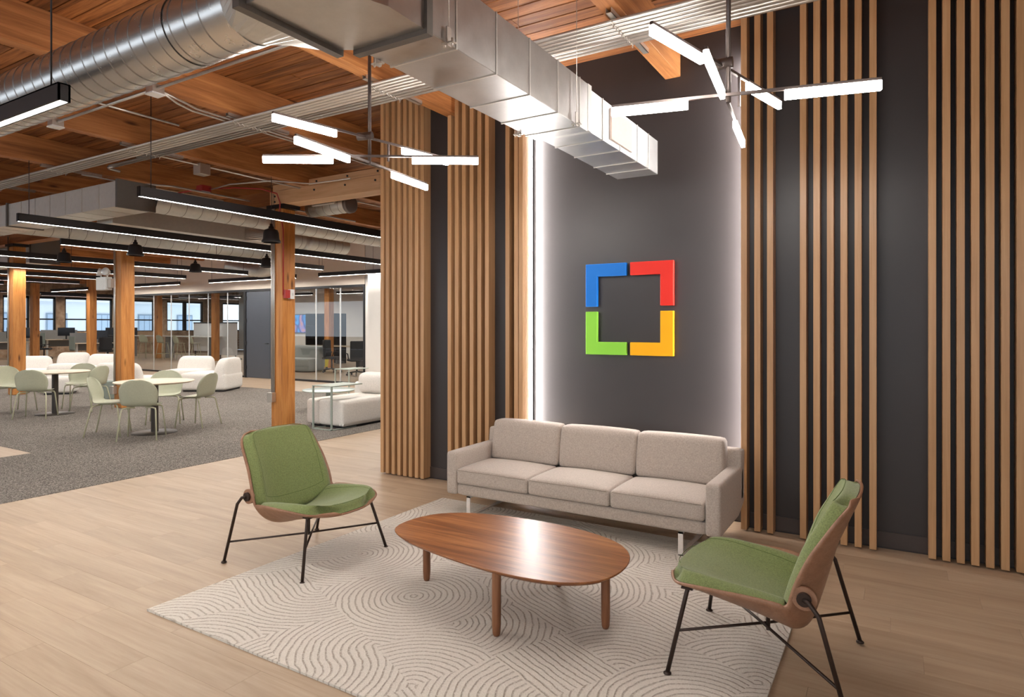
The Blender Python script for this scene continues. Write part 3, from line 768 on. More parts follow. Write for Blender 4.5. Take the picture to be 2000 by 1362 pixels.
# fire alarm on nearest column (on -Y/+X corner)
t=thing('fire_alarm','red and white fire alarm sounder on the right face of the nearest column','alarm',(COLX[0]+0.125,CY-0.02,1.97))
build('red_base',B(0,0.05,-0.085,0.0,-0.06,0.06),M['red'],t); build('white_plate',B(0.0,0.055,0.002,0.075,-0.07,0.07),M['whitep'],t)
build('strobe',B(0.056,0.066,0.03,0.05,-0.02,0.02),M['wboard'],t)
# emergency light on second column
t=thing('emergency_light','white emergency light box with two round heads on the second column','light',(-12.36,6.24,2.28))
build('battery_box',B(-0.36,-0.02,-0.06,0.06,-0.12,0.12),M['whitep'],t,bevel=0.008,segs=1)
build('mount',B(-0.02,0.10,-0.03,0.05,-0.08,0.08),M['boxm'],t)
for xx,tt in ((-0.28,-0.5),(-0.06,0.4)):
    h=MB().lathe([(0,-0.05),(0.055,-0.045),(0.075,0.02),(0.075,0.035),(0,0.035)],(0,0,0),16,'Z')
    mt=Matrix.Translation((xx,-0.03,0.21))@Matrix.Rotation(1.2,4,'X')@Matrix.Rotation(tt,4,'Y')
    h.v=[tuple(mt@Vector(p)) for p in h.v]
    build('lamp_head',h,M['whitep'],t); build('neck',MB().tube([(xx,0,0.11),(xx,-0.02,0.18)],0.012,6),M['whitep'],t)

# ================================================================ LINEAR PENDANTS
def linear(x,y,axis,L,label,z=2.75,group='black linear pendants',h=0.098,w=0.052):
    t=thing('linear_pendant',label,'pendant light',(x,y,z),0 if axis=='X' else PI/2,group)
    build('housing',MB().box(0,L,-w/2,-w/2+0.009,0,h).box(0,L,w/2-0.009,w/2,0,h).box(0,L,-w/2,w/2,h-0.006,h).box(0,0.006,-w/2,w/2,0,h).box(L-0.006,L,-w/2,w/2,0,h),M['fixblack'],t)
    build('diffuser',B(0.008,L-0.008,-w/2+0.010,w/2-0.010,0.002,0.012),M['lin'],t)
    ks=[0.12,L-0.12] if L<3 else [0.12,L*0.5,L-0.12]
    for i,k in enumerate(ks): build('suspension_wire',MB().tube([(k,0,h),(k,0,CEIL-z)],0.004,5),M['fixblack'],t)
    return t
linear(-6.27,3.43,'Y',7.4,'longest black linear pendant passing in front of the nearest column')
linear(-9.0,3.50,'Y',7.4,'black linear pendant second from the right, starting over the farther table')
linear(-11.02,4.85,'Y',5.25,'black linear pendant third from the right, ending just right of the nearest column')
linear(-13.65,4.6,'Y',5.5,'black linear pendant fourth from the right, ending at the black door')
linear(-16.2,4.6,'Y',5.5,'black linear pendant fifth from the right, behind the second column')
linear(-18.45,4.6,'Y',5.3,'black linear pendant sixth from the right, level with the emergency light')
linear(-20.9,4.6,'Y',5.1,'black linear pendant seventh from the right, ending before the emergency light')
linear(-23.0,4.6,'Y',4.0,'black linear pendant eighth from the right, short end beside the third column')
linear(-25.4,4.6,'Y',4.0,'black linear pendant farthest left in the row')
linear(-17.15,11.4,'X',3.7,'linear pendant in front of the glass door, running crosswise')
linear(-12.6,11.4,'X',3.7,'linear pendant at right in front of the cream bulkhead, running crosswise')
linear(-22.3,11.4,'X',3.7,'linear pendant crosswise just right of the second column')
linear(-26.6,11.4,'X',2.6,'grey-blue looking linear pendant crosswise in front of the windows')
linear(-7.6,1.413,'X',4.424,'big black linear pendant at upper left below the round spiral duct',z=2.5,h=0.079,w=0.05)
for (x,y,l) in ((-30,15.5,'distant linear pendant over the desks, left one'),(-27,19.5,'distant linear pendant over the desks, right one')):
    linear(x,y-3,'Y',3.0,l)
for (x,y,l) in ((-34.2,11.5,'added distant pendant brightening the brick wall, left one'),(-34.2,15.5,'added distant pendant brightening the brick wall, middle one'),(-34.2,19.5,'added distant pendant brightening the brick wall, right one')):
    linear(x,y-1.5,'Y',3.4,l,z=3.0)  # extra pendants added to lighten the brick around the far windows
# unseen fill lamps added behind the camera, built like the other pendants
for i,(x,y) in enumerate(((-7.4,-1.6),(-2.0,-1.6),(-7.4,-3.6),(-2.0,-3.6))):
    linear(x,y,'X',5.0 if x<-3 else 5.0,'added fill pendant behind the viewpoint, %s'%(['near left','near right','far left','far right'][i]),z=3.0,w=0.05)
linear(-14.5,2.0,'X',4.5,'added fill pendant off frame to the left before the round tables')  # one more unseen fill lamp, added out of frame on the left
for i,(x,y) in enumerate(((-19,15.0),(-14.5,15.0),(-26,15.0))):
    linear(x,y,'X',3.5,'linear pendant inside the glass rooms, %s'%['middle','right','left'][i],z=2.9)
for i,(x,y) in enumerate(((-21,20.0),(-26,20.0),(-31,20.0))):
    linear(x,y,'X',3.5,'linear pendant deep inside the left glass room, %s'%['right','middle','left'][i],z=2.9)
# bell pendants
bell=thing('bell_pendant','black bell pendant hanging in front of the nearest column','pendant light',(-7.2,5.69,2.63),0,'black bell pendants')
build('shade',MB().lathe([(0.118,0.0),(0.122,0.012),(0.105,0.035),(0.098,0.12),(0.085,0.155),(0.05,0.168),(0,0.17)],n=28),M['fixblack'],bell)
build('rim',MB().lathe([(0.10,-0.012),(0.122,-0.010),(0.122,0.008),(0.09,0.010)],n=28),M['fixblack'],bell)
build('socket',MB().lathe([(0.0,0.24),(0.018,0.24),(0.02,0.21),(0.035,0.20),(0.035,0.165)],n=16),M['fixblack'],bell)
build('cord',MB().tube([(0,0,0.23),(0.005,0,0.30),(0,0,CEIL-2.63)],0.004,6),M['fixblack'],bell)
for x,y,l in ((-10.4,5.64,'black bell pendant behind the second column top'),(-12.6,5.6,'black bell pendant left of the second column'),(-12.5,8.0,'black bell pendant between the second and nearest columns'),(-10.3,8.04,'smaller black bell pendant beside the conduits of the nearest column')):
    dup(bell,(x,y,2.63),0,l)

# ================================================================ CHANDELIERS
def rotz_from(a,b): return math.atan2(b[1]-a[1],b[0]-a[0])
def chandelier(cx,cy,rods,stub,label,toff=0.0):
    t=thing('chandelier',label,'chandelier',(cx,cy,0))
    build('canopy',MB().lathe([(0,CEIL-0.03),(0.06,CEIL-0.03),(0.06,CEIL),(0,CEIL)],n=20),M['fixbronze'],t)
    build('stem',MB().tube([(0,0,2.575),(0,0,CEIL-0.02)],0.0115,10),M['fixbronze'],t)
    hd=Vector((math.cos(stub),math.sin(stub),0))
    build('hub',MB().tube([hd*-0.02+Vector((0,0,2.765)),hd*0.085+Vector((0,0,2.765))],0.026,16),M['fixbronze'],t)
    for (z,(ax,ay),(bx,by),oa,ob) in rods:
        L=math.hypot(bx-ax,by-ay); ang=math.atan2(by-ay,bx-ax)
        mt=Matrix.Translation((ax-cx,ay-cy,z))@Matrix.Rotation(ang,4,'Z')
        build('rod',MB().box(0,L,-0.007,0.007,-0.004,0.010,mt),M['fixbronze'],t)
        for u0,u1 in ((0.0,oa),(L-ob,L)):
            build('light_bar',MB().box(u0,u1,-0.011,0.011,-0.047,-0.004,mt),M['bar'],t,bevel=0.002,segs=1)
    # little link strut between two rods
    z0,(ax,ay),(bx,by),_,_=rods[0]
    L=math.hypot(bx-ax,by-ay); ux,uy=(bx-ax)/L,(by-ay)/L
    k=(cx-ax)*ux+(cy-ay)*uy+0.16
    px,py=ax+ux*k-cx,ay+uy*k-cy
    build('link_strut',MB().box(px-0.006,px+0.006,py-0.006,py+0.006,rods[2][0],z0),M['fixbronze'],t)
    return t
chandelier(-3.013,3.162,[(2.75,(-3.145,2.495),(-2.89,3.86),0.43,0.43),(2.585,(-2.94,2.487),(-3.09,3.862),0.47,0.45),(2.626,(-3.60,2.78),(-2.40,3.545),0.46,0.44)],math.radians(200),'left chandelier of three crossed rods with glowing bars, before the slats')
chandelier(-0.700,3.175,[(2.75,(-0.875,2.565),(-0.565,3.815),0.42,0.40),(2.62,(-0.665,2.615),(-0.80,4.02),0.50,0.42),(2.60,(-1.235,3.02),(-0.065,3.30),0.37,0.40)],math.radians(185),'right chandelier of three crossed rods with glowing bars, before the logo panel')

# ================================================================ LOGO
LS=1.0202
def ell(x0,x1,z0,z1,cornerx,cornerz,w):
    # L shape with its corner at (cornerx,cornerz)
    ox=x1 if cornerx=='r' else x0; ix=x1-w if cornerx=='r' else x0+w; fx_=x0 if cornerx=='r' else x1
    oz=z1 if cornerz=='t' else z0; iz=z1-w if cornerz=='t' else z0+w; fz=z0 if cornerz=='t' else z1
    p=[(fx_,oz),(ox,oz),(ox,fz),(ix,fz),(ix,iz),(fx_,iz)]
    n=6; ya,yb=RECY-0.045,RECY-0.012; p=[(x*LS,1.5+(z-1.5)*LS) for x,z in p]
    vs=[(x,ya,z) for x,z in p]+[(x,yb,z) for x,z in p]
    m=MB(); m.add(vs,[tuple(range(6)),tuple(range(6,12))[::-1]]+[(i,(i+1)%6,6+(i+1)%6,6+i) for i in range(6)])
    return m
lg=thing('wall_logo','open square sign of four coloured corner pieces, blue, red, green and yellow','sign',(0,0,0))
W_=0.105
for (x0,x1,z0,z1,a,b,mm,nm) in ((-2.262,-1.902,1.662,2.018,'l','t','lblue','blue'),(-1.868,-1.512,1.662,2.018,'r','t','lred','red'),(-2.262,-1.902,1.262,1.620,'l','b','lgreen','green'),(-1.868,-1.512,1.262,1.620,'r','b','lyellow','yellow')):
    o=build('corner_piece',ell(x0,x1,z0,z1,a,b,W_),M[mm],lg,label=nm+' corner piece'); soft(o,0.0025,0,1); [setattr(p,'use_smooth',False) for p in o.data.polygons]
    cxm,czm=(x0+W_/2 if a=='l' else x1-W_/2),(z0+z1)/2
    build('standoff',MB().lathe([(0.012,RECY-0.013),(0.012,RECY)],(cxm*LS,0,1.5+(czm-1.5)*LS),8,'Y'),M['zinc'],lg)

# ================================================================ RUG
rg=MB(); rx0,rx1,ry0,ry1=-3.385,-0.452,1.895,4.45
o=build('rug',B(rx0,rx1,ry0,ry1,0.0005,0.011),M['rug'],None,label='cream rug with taupe arching line pattern under the coffee table',cat='rug')

# ================================================================ SOFA
SX0,SX1,SYF,SYB=-3.10,-0.955,4.12,4.865
sf=thing('sofa','long oatmeal three-seat sofa in front of the dark logo panel','sofa',(SX0,SYF,0))
sw=SX1-SX0; sd=SYB-SYF
bmobj('seat_base',puffbox(0.098,sw-0.098,0.012,sd-0.05,0.150,0.238,0.018,0,top=False),M['sofa'],sf)
def armbm(x0,x1):
    bm=puffbox(x0,x1,0,sd-0.015,0.150,0.487,0.022,0.0)
    for v in bm.verts:
        if v.co.z<0.25: v.co.z+=0.09*max(0,(v.co.y-sd*0.72)/(sd*0.28))**1.3*(0.25-v.co.z)/0.1
    return bm
for a,b in ((0,0.10),(sw-0.10,sw)): bmobj('armrest',armbm(a,b),M['sofa'],sf)
bk=puffbox(0.0,sw,sd-0.12,sd,0.235,0.605,0.025,0.0)
for v in bk.verts: v.co.y+= (v.co.z-0.6)*0.10
bmobj('back_frame',bk,M['sofa'],sf)
cw=(sw-0.20)/3
for k in range(3):
    x0=0.10+k*cw
    c=bmobj('seat_cushion',puffbox(x0+0.003,x0+cw-0.003,-0.005,0.50,0.240,0.358,0.022,0.032,bulge=0.004),M['sofa'],sf)
    build('welt',MB().tube([(x0+0.02,-0.0075,0.349),(x0+cw*.5,-0.012,0.351),(x0+cw-0.02,-0.0075,0.349)],0.0022,5),M['sofaseam'],c)
    bm=puffbox(x0+0.006,x0+cw-0.006,0.485,0.625,0.355,0.680,0.03,0.012,bulge=0.012)
    for v in bm.verts: v.co.y+=(v.co.z-0.36)*0.16
    bmobj('back_cushion',bm,M['sofa'],sf)
for xx in (sw-0.255,0.215):
    f=MB().box(xx-0.016,xx+0.016,0.0,0.010,0.0,0.152).box(xx-0.016,xx+0.016,sd-0.13,sd-0.12,0,0.152).box(xx-0.016,xx+0.016,0.0,sd-0.12,0.142,0.152).box(xx-0.016,xx+0.016,0.0,sd-0.12,0.0,0.008)
    build('sled_leg',f,M['whitemetal'],sf)
sf.location.z=0.011

# ================================================================ COFFEE TABLE
top=[(-2.475,2.80),(-2.515,2.92),(-2.50,3.06),(-2.43,3.19),(-2.28,3.29),(-2.03,3.352),(-1.76,3.365),(-1.50,3.33),(-1.30,3.25),(-1.18,3.12),(-1.132,2.97),(-1.135,2.82),(-1.185,2.70),(-1.32,2.605),(-1.50,2.568),(-1.70,2.568),(-1.93,2.597),(-2.14,2.645),(-2.33,2.705)]
tcx,tcy=-1.82,2.95
def closed_smooth(p,n):
    out=[];m=len(p)
    for i in range(n):
        t=i/n*m;k=int(t);u=t-k
        a,b,c,d=[p[(k+j)%m] for j in (-1,0,1,2)]
        out.append(tuple(0.5*((2*q)+(-w+e)*u+(2*w-5*q+4*e-r)*u*u+(-w+3*q-3*e+r)*u**3) for w,q,e,r in zip(a,b,c,d)))
    return out
ct=thing('coffee_table','low egg-shaped walnut coffee table on the cream rug','table',(tcx,tcy,0.011))
pl=[(x-tcx,y-tcy) for x,y in closed_smooth(top,96)]
m=MB(); H=0.324
def sc(p,k): 
    out=[]
    for x,y in p:
        r=math.hypot(x,y); out.append((x*(r-k)/r,y*(r-k)/r))
    return out
nn=96
layers=[(sc(pl,0.030),H-0.026),(sc(pl,0.004),H-0.010),(pl,H-0.005),(sc(pl,0.003),H)]
vs=[(x,y,z) for P_,z in layers for x,y in P_]
fs=[tuple(range(nn))[::-1],tuple(range(3*nn,4*nn))]
m.add(vs,fs); m.add(vs,[(l*nn+i,l*nn+(i+1)%nn,(l+1)*nn+(i+1)%nn,(l+1)*nn+i) for l in range(3) for i in range(nn)],True)
build('tabletop',m,M['walnut'],ct)
for (x,y) in ((-2.365,2.955),(-1.655,2.60),(-1.235,2.94),(-1.665,3.28)):
    build('leg',MB().lathe([(0,0),(0.014,0),(0.019,0.012),(0.022,0.055),(0.0225,H-0.03),(0.021,H-0.012)],(x-tcx,y-tcy,0),20),M['walnutleg'],ct)

# ================================================================ LOUNGE CHAIRS (local +x forward)
def shellrows(prof,n=40):
    return catmull(prof,n)
# x, z, half width, side lift (dx,dz) at full half width
LP=[( .402,.350,.150,-.022,.008),( .395,.347,.220,-.040,.020),( .370,.342,.274,-.040,.034),( .318,.334,.310,-.020,.052),( .23,.320,.332,-.004,.076),
    ( .12,.291,.338,.000,.108),( .00,.260,.334,-.004,.138),(-.085,.234,.326,-.004,.156),(-.140,.226,.320,.030,.156),(-.178,.255,.318,.056,.138),
    (-.207,.340,.320,.076,.084),(-.238,.450,.318,.088,.034),(-.274,.585,.308,.078,.002),(-.312,.680,.298,.062,-.006),(-.334,.735,.290,.050,-.008),(-.351,.776,.272,.038,-.010),(-.359,.796,.242,.030,-.012),(-.362,.804,.200,.024,-.012)]
def surf(rows,T,s0=0,s1=None,inset=0.0,off=0.0):
    """grid of points on a scooped shell; T = list of t in [-1,1]"""
    R=rows[s0:s1]; G=[]
    for (x,z,w,lx,lz) in R:
        ww=max(w-inset,0.004)
        line=[]
        for t in T:
            q=abs(t)*ww/max(w,1e-4); q=min(q,1)
            e=q**3.0
            line.append(Vector((x+lx*e,t*ww,z+lz*e)))
        G.append(line)
    return G
def normals(G):
    NN=[]
    for i in range(len(G)):
        L=[]
        for j in range(len(G[0])):
            a=G[min(i+1,len(G)-1)][j]-G[max(i-1,0)][j]; b=G[i][min(j+1,len(G[0])-1)]-G[i][max(j-1,0)]
            v=a.cross(b)
            L.append(v.normalized() if v.length>1e-9 else Vector((0,0,1)))
        NN.append(L)
    return NN
def slab(G,NN,th0,th1,sm=True):
    """closed slab between offsets th0(i,j) and th1(i,j) along the normals"""
    a,b=len(G),len(G[0]); m=MB()
    bot=[G[i][j]+NN[i][j]*th0(i,j) for i in range(a) for j in range(b)]
    top_=[G[i][j]+NN[i][j]*th1(i,j) for i in range(a) for j in range(b)]
    q=[(i*b+j,i*b+j+1,(i+1)*b+j+1,(i+1)*b+j) for i in range(a-1) for j in range(b-1)]
    o=a*b
    fs=q+[tuple(o+k for k in f[::-1]) for f in q]
    rim=[i*b for i in range(a)]+[(a-1)*b+j for j in range(1,b)]+[i*b+b-1 for i in range(a-2,-1,-1)]+[j for j in range(b-2,0,-1)]
    for k in range(len(rim)):
        p,r=rim[k],rim[(k+1)%len(rim)]; fs.append((p,r,r+o,p+o))
    return m.add(bot+top_,fs,sm)
T=[-1+2*k/36 for k in range(37)]
rows=shellrows(LP,68)
G=surf(rows,T); NN=normals(G)
sgn=1 if NN[20][12].z>0 else -1
NN=[[v*sgn for v in L] for L in NN]
def lounge(loc,rz,label):
    t=thing('lounge_chair',label,'chair',loc,rz,'green lounge chairs')
    sh=slab(G,NN,lambda i,j:-0.012,lambda i,j:0.0)
    o=build('plywood_shell',sh,M['ply'],t)
    o.data.materials.append(M['plyedge'])
    nb=len(G)*len(G[0])
    def pad(name,s0,s1,th,ins):
        Tp=[math.sin(PI/2*(-1+2*k/32))*0.55+0.45*(-1+2*k/32) for k in range(33)]
        Gp=surf(rows,Tp,s0,s1,ins); Np=normals(Gp); Np=[[v*sgn for v in L] for L in Np]
        a,b=len(Gp),len(Gp[0]); mid=b//2
        acc=[0]
        for i in range(1,a): acc.append(acc[-1]+(Gp[i][mid]-Gp[i-1][mid]).length)
        def h(i,j):
            du=min(acc[i],acc[-1]-acc[i]); dv=(1-abs(Tp[j]))*rows[s0+i][2]
            e=min(du/0.030,dv/0.030,1.0)
            return 0.004+th*math.sqrt(max(0,1-(1-e)**2))
        return build(name,slab(Gp,Np,lambda i,j:0.002,h),M['green'],t)
    n_b=32
    p1=pad('seat_pad',1,34,0.055,0.011)
    p2=pad('back_pad',36,68,0.055,0.011)
    # seam line round each pad
    for p_,s0,s1 in ((p1,4,30),(p2,41,65)):
        Gs=surf(rows,[-0.80,0.80],s0,s1,0.0); 
        mid=surf(rows,[-1+2*k/24 for k in range(25)],s0,s1,0.0); Nm=normals(mid); 
        def P_(i,j): return mid[i][j]+Nm[i][j]*sgn*0.0588
        loop=[P_(i,2) for i in range(len(mid))]+[P_(len(mid)-1,j) for j in range(3,22)]+[P_(i,22) for i in range(len(mid)-1,-1,-1)]+[P_(0,j) for j in range(21,1,-1)]
        build('seam',MB().tube(loop,0.0016,4,False),M['seam'],p_)
    fr_=MB()
    HX,HZ=-0.205,0.425
    for s in (-1,1):
        build('hinge_disc',MB().lathe([(0,0.0),(0.050,0.0),(0.050,0.016),(0,0.016)],(HX,0,HZ),24,'Y') if False else (lambda mm:mm)(MB().tube([(HX+0.02,s*0.300,HZ),(HX+0.02,s*0.322,HZ)],0.046,24)),M['ply'],t)
        build('hinge_hub',MB().tube([(HX+0.02,s*0.322,HZ),(HX+0.02,s*0.338,HZ)],0.027,16),M['bronze'],t)
        # rear leg from hub, front leg from under the seat
        lg_=build('leg',MB().tube([(HX+0.02,s*0.335,HZ),(HX+0.0,s*0.350,HZ-0.002),(HX-0.035,s*0.358,HZ-0.045),(-0.345,s*0.378,0.006)],0.0095,10),M['bronze'],t,label='dark rear leg rising to the hinge')
        build('foot',MB().lathe([(0,0),(0.017,0),(0.017,0.006),(0.009,0.012)],(-0.345,s*0.378,0),14),M['bronze'],lg_)
        lg_=build('leg',MB().tube([(0.285,s*0.262,0.352),(0.29,s*0.268,0.330),(0.348,s*0.355,0.006)],0.0095,10),M['bronze'],t,label='dark front leg under the seat')
        build('foot',MB().lathe([(0,0),(0.017,0),(0.017,0.006),(0.009,0.012)],(0.348,s*0.355,0),14),M['bronze'],lg_)
        build('leg_plate',B(0.262,0.312,s*0.262-0.016,s*0.262+0.016,0.346,0.354),M['bronze'],t)
        a=Vector((-0.305,s*0.371,0.135)); b_=Vector((0.318,-s*0.310,0.175))
        zo=0.006*s
        build('stretcher',MB().tube([a,(a+b_)/2+Vector((0,0,zo)),b_],0.0065,8),M['bronze'],t)
    build('cross_joint',MB().tube([(0.0,0.0,0.130),(0.0,0.0,0.30)],0.009,10),M['bronze'],t)
    return t
lc=lounge((-3.31,2.91,0.004),0,'green lounge chair with plywood shell left of the coffee table')
dup(lc,(-0.50,3.05,0.010),PI,'green lounge chair with plywood shell right of the coffee table, seen from its side')

# ================================================================ DINING CHAIRS AND ROUND TABLES
DP=[( .205,.432,.03,0,0),( .20,.438,.12,0,0),( .185,.446,.175,0,.002),( .14,.452,.205,0,.006),( .06,.448,.215,0,.012),(-.04,.442,.212,0,.018),(-.12,.446,.208,.010,.020),
    (-.165,.475,.212,.035,.016),(-.190,.53,.222,.060,.006),(-.205,.60,.228,.062,.0),(-.218,.67,.222,.050,0),(-.230,.73,.188,.036,0),(-.238,.765,.142,.024,0),(-.243,.787,.08,.01,0),(-.244,.792,.02,0,0)]
drows=shellrows(DP,40); DT=[-1+2*k/16 for k in range(17)]
DG=surf(drows,DT); DN=normals(DG); ds=1 if DN[12][8].z>0 else -1
DN=[[v*ds for v in L] for L in DN]
dc=thing('dining_chair','sage shell chair turned away, nearest to us at the nearer round table','chair',(-8.63,4.77,0.004),math.atan2(.7,-.7),'sage shell chairs')
build('shell',slab(DG,DN,lambda i,j:-0.009,lambda i,j:0.0),M['sage'],dc)
for s in (-1,1):
    build('leg',MB().tube([(0.10,s*0.06,0.425),(0.13,s*0.15,0.424),(0.155,s*0.195,0.412),(0.165,s*0.205,0.38),(0.205,s*0.235,0.0)],0.010,8),M['sageleg'],dc)
    build('leg',MB().tube([(-0.08,s*0.06,0.420),(-0.11,s*0.15,0.420),(-0.14,s*0.195,0.410),(-0.155,s*0.205,0.38),(-0.235,s*0.235,0.0)],0.010,8),M['sageleg'],dc)
    build('under_rail',MB().tube([(-0.09,s*0.10,0.428),(0.11,s*0.10,0.430)],0.008,6),M['sageleg'],dc)
for x,y,dx,dy,l in ((-9.32,4.70,.69,.72,'sage shell chair on the left side of the nearer round table, seen from its side'),(-9.72,5.72,.79,-.61,'sage shell chair behind the nearer round table'),(-9.0,5.80,-.92,-.39,'sage shell chair right of the nearer round table, in profile'),
    (-12.06,4.95,-.7,.7,'sage shell chair turned away at the farther round table'),(-13.2,5.10,.95,.3,'sage shell chair cut by the left edge of the picture'),(-12.93,6.02,.77,-.64,'sage shell chair behind the farther round table'),(-12.28,5.88,-.92,-.39,'sage shell chair right of the farther round table, half turned')):
    dup(dc,(x,y,0.004),math.atan2(dy,dx),l)
def rtable(x,y,l):
    t=thing('round_table',l,'table',(x,y,0.004),0,'round pedestal tables')
    build('tabletop',MB().lathe([(0,0.700),(0.47,0.700),(0.505,0.716),(0.505,0.722),(0.50,0.725),(0,0.725)],n=64),M['ashtop'],t)
    build('pedestal',MB().lathe([(0.048,0.012),(0.048,0.700)],n=24),M['darkpole'],t)
    build('base_plate',MB().lathe([(0,0),(0.285,0),(0.285,0.010),(0.05,0.016),(0,0.016)],n=48),M['darkpole'],t)
    return t
tb=rtable(-8.95,5.12,'nearer round pale-topped pedestal table with four sage chairs')
dup(tb,(-12.30,5.33,0.004),0,'farther round pale-topped pedestal table near the left edge')

# ================================================================ WHITE LOUNGE SEATING
def seat(x,y,rz,L,D,label,back=True,seath=0.40,bh=0.72):
    t=thing('modular_sofa',label,'seat',(x,y,0.004),rz,'white boucle lounge seats')
    bmobj('seat_block',puffbox(-L/2,L/2,-D/2,D/2,0.03,seath,0.07,0.015,bulge=0.008),M['boucle'],t)
    build('plinth',B(-L/2+0.06,L/2-0.06,-D/2+0.06,D/2-0.06,0,0.05),M['blackframe'],t)
    if back:
        bm=puffbox(-L/2,L/2,D/2-0.30,D/2+0.02,0.034,bh,0.12,0.0)
        for v in bm.verts:
            k=max(0,(v.co.z-0.4)/0.32); v.co.x*=1-0.12*k*k; v.co.y=(v.co.y-D/2+0.13)*(1-0.28*min(k,1))+D/2-0.13+0.05*k-0.03
        bmobj('backrest',bm,M['boucle'],t)
    return t
seat(-13.75,9.22,-1.028,0.95,1.06,'white seat with its back to the right, beside the nearest column',True,0.42,0.76)
seat(-15.45,9.75,0.543,0.92,0.95,'white seat facing us before the glass partition')
seat(-14.3,7.6,0.543+PI,0.95,0.95,'white seat half hidden behind the second column, its back to us')
seat(-18.8,9.15,0.45,0.85,0.85,'white seat just left of the second column, near the right office chair')
seat(-20.6,9.3,0.75,0.85,0.85,'white seat behind the farther round table')
seat(-19.0,7.6,0.9,0.95,0.85,'white seat behind the third column at far left')
seat(-15.9,7.0,0.9,0.6,0.6,'small white seat between the two round tables',True,0.38,0.66)
t=thing('modular_sofa','long white chaise block beside the slatted wall with a loose back cushion','seat',(-7.26,6.67,0.004),0,'white boucle lounge seats')
bmobj('seat_block',puffbox(-0.39,-0.12,0.0,1.95,0.03,0.405,0.05,0.0),M['boucle'],t)
bmobj('seat_block',puffbox(-0.14,0.13,0.0,1.95,0.03,0.405,0.05,0.0),M['boucle'],t)
bmobj('seat_block',puffbox(0.11,0.40,0.0,1.95,0.03,0.410,0.05,0.0),M['boucle'],t)
build('plinth',B(-0.34,0.34,0.06,1.9,0,0.06),M['blackframe'],t)
bmobj('back_cushion',puffbox(-0.32,0.36,0.98,1.30,0.40,0.74,0.10,0.0,bulge=0.02),M['boucle'],t)
for bx_ in (0.33,0.385): build('zip_button',MB().tube([(bx_,-0.004,0.06),(bx_,0.012,0.06)],0.014,10),M['boucle'],t)
seat(-8.5,9.75,0,1.6,0.9,'white seat block before the white wall, behind the chaise',False)
def ctable(x,y,h,L,D,label):
    t=thing('side_table',label,'side table',(x,y,0.004),0,'sage metal side tables')
    for s in (0,L):
        build('leg',MB().box(s-0.011,s+0.011,-0.011,0.011,0,h),M['sagetab'],t)
        build('foot_bar',MB().box(s-0.011,s+0.011,0,D*0.8,0,0.012),M['sagetab'],t)
    build('tabletop',MB().box(-0.012,L+0.012,-0.012,D,h,h+0.014),M['sagetab'],t)
    build('base_bar',MB().box(-0.011,L+0.011,-0.011,0.011,0,0.012),M['sagetab'],t)
ctable(-7.30,6.50,0.62,0.375,0.60,'sage metal C-shaped side table straddling the near end of the white chaise')
ctable(-10.75,10.2,0.53,0.42,0.60,'farther sage metal C-shaped side table near the glass partition')
def lowtable(x,y,r,h,mat,l):
    t=thing('low_table',l,'table',(x,y,0.004),0)
    build('tabletop',MB().lathe([(0,h-0.02),(r-0.01,h-0.02),(r,h-0.01),(r-0.004,h),(0,h)],n=48),mat,t)
    build('pedestal',MB().lathe([(r*.45,0),(r*.45,0.01),(0.05,0.02),(0.05,h-0.02)],n=24),M['sagetab'],t)
lowtable(-8.75,8.15,0.46,0.36,M['paletop'],'low round pale glass-topped table left of the white chaise')
lowtable(-21.6,8.1,0.48,0.36,M['whitep'],'low round white table among the distant white seats')
boxthing('floor_box','grey felt storage cube under the farther round table','box',B(-14.2,-13.85,6.9,7.25,0.004,0.36),M['greenpanel'],bevel=0.01)

# ================================================================ FAR OFFICE
def office_chair(x,y,rz,l):
    t=thing('office_chair',l,'chair',(x,y,0),rz,'black office chairs')
    bk=puffbox(-0.27,-0.20,-0.24,0.24,0.50,1.05,0.03,0)
    for v in bk.verts: v.co.x+= 0.10*(abs(v.co.y)/0.24)**2 -0.04*(v.co.z-0.5)
    bmobj('backrest',bk,M['mesh'],t)
    bmobj('seat',puffbox(-0.24,0.26,-0.25,0.25,0.43,0.50,0.03,0.01),M['mesh'],t)
    build('gas_post',MB().tube([(0,0,0.10),(0,0,0.44)],0.028,10),M['fixblack'],t)
    for k in range(5):
        a=2*PI*k/5+0.3; c,s=math.cos(a),math.sin(a)
        L_=build('base_arm',MB().tube([(0,0,0.12),(0.30*c,0.30*s,0.085)],0.018,8),M['fixblack'],t)
        build('castor',MB().tube([(0.30*c-0.015*s,0.30*s+0.015*c,0.032),(0.30*c+0.015*s,0.30*s-0.015*c,0.032)],0.032,12),M['fixblack'],L_)
    for s in (-1,1): build('armrest',MB().tube([(-0.12,s*0.27,0.46),(-0.05,s*0.29,0.66),(0.14,s*0.29,0.67)],0.018,8),M['fixblack'],t)
    return t
oc=office_chair(-33.1,13.9,0.9,'black office chair left, between the two distant columns')
dup(oc,(-27.9,14.0,0),2.3,'black office chair right, beside the conduit of the second column')
dup(oc,(-32.6,16.4,0),-1.2,'black office chair partly hidden behind the middle desks')
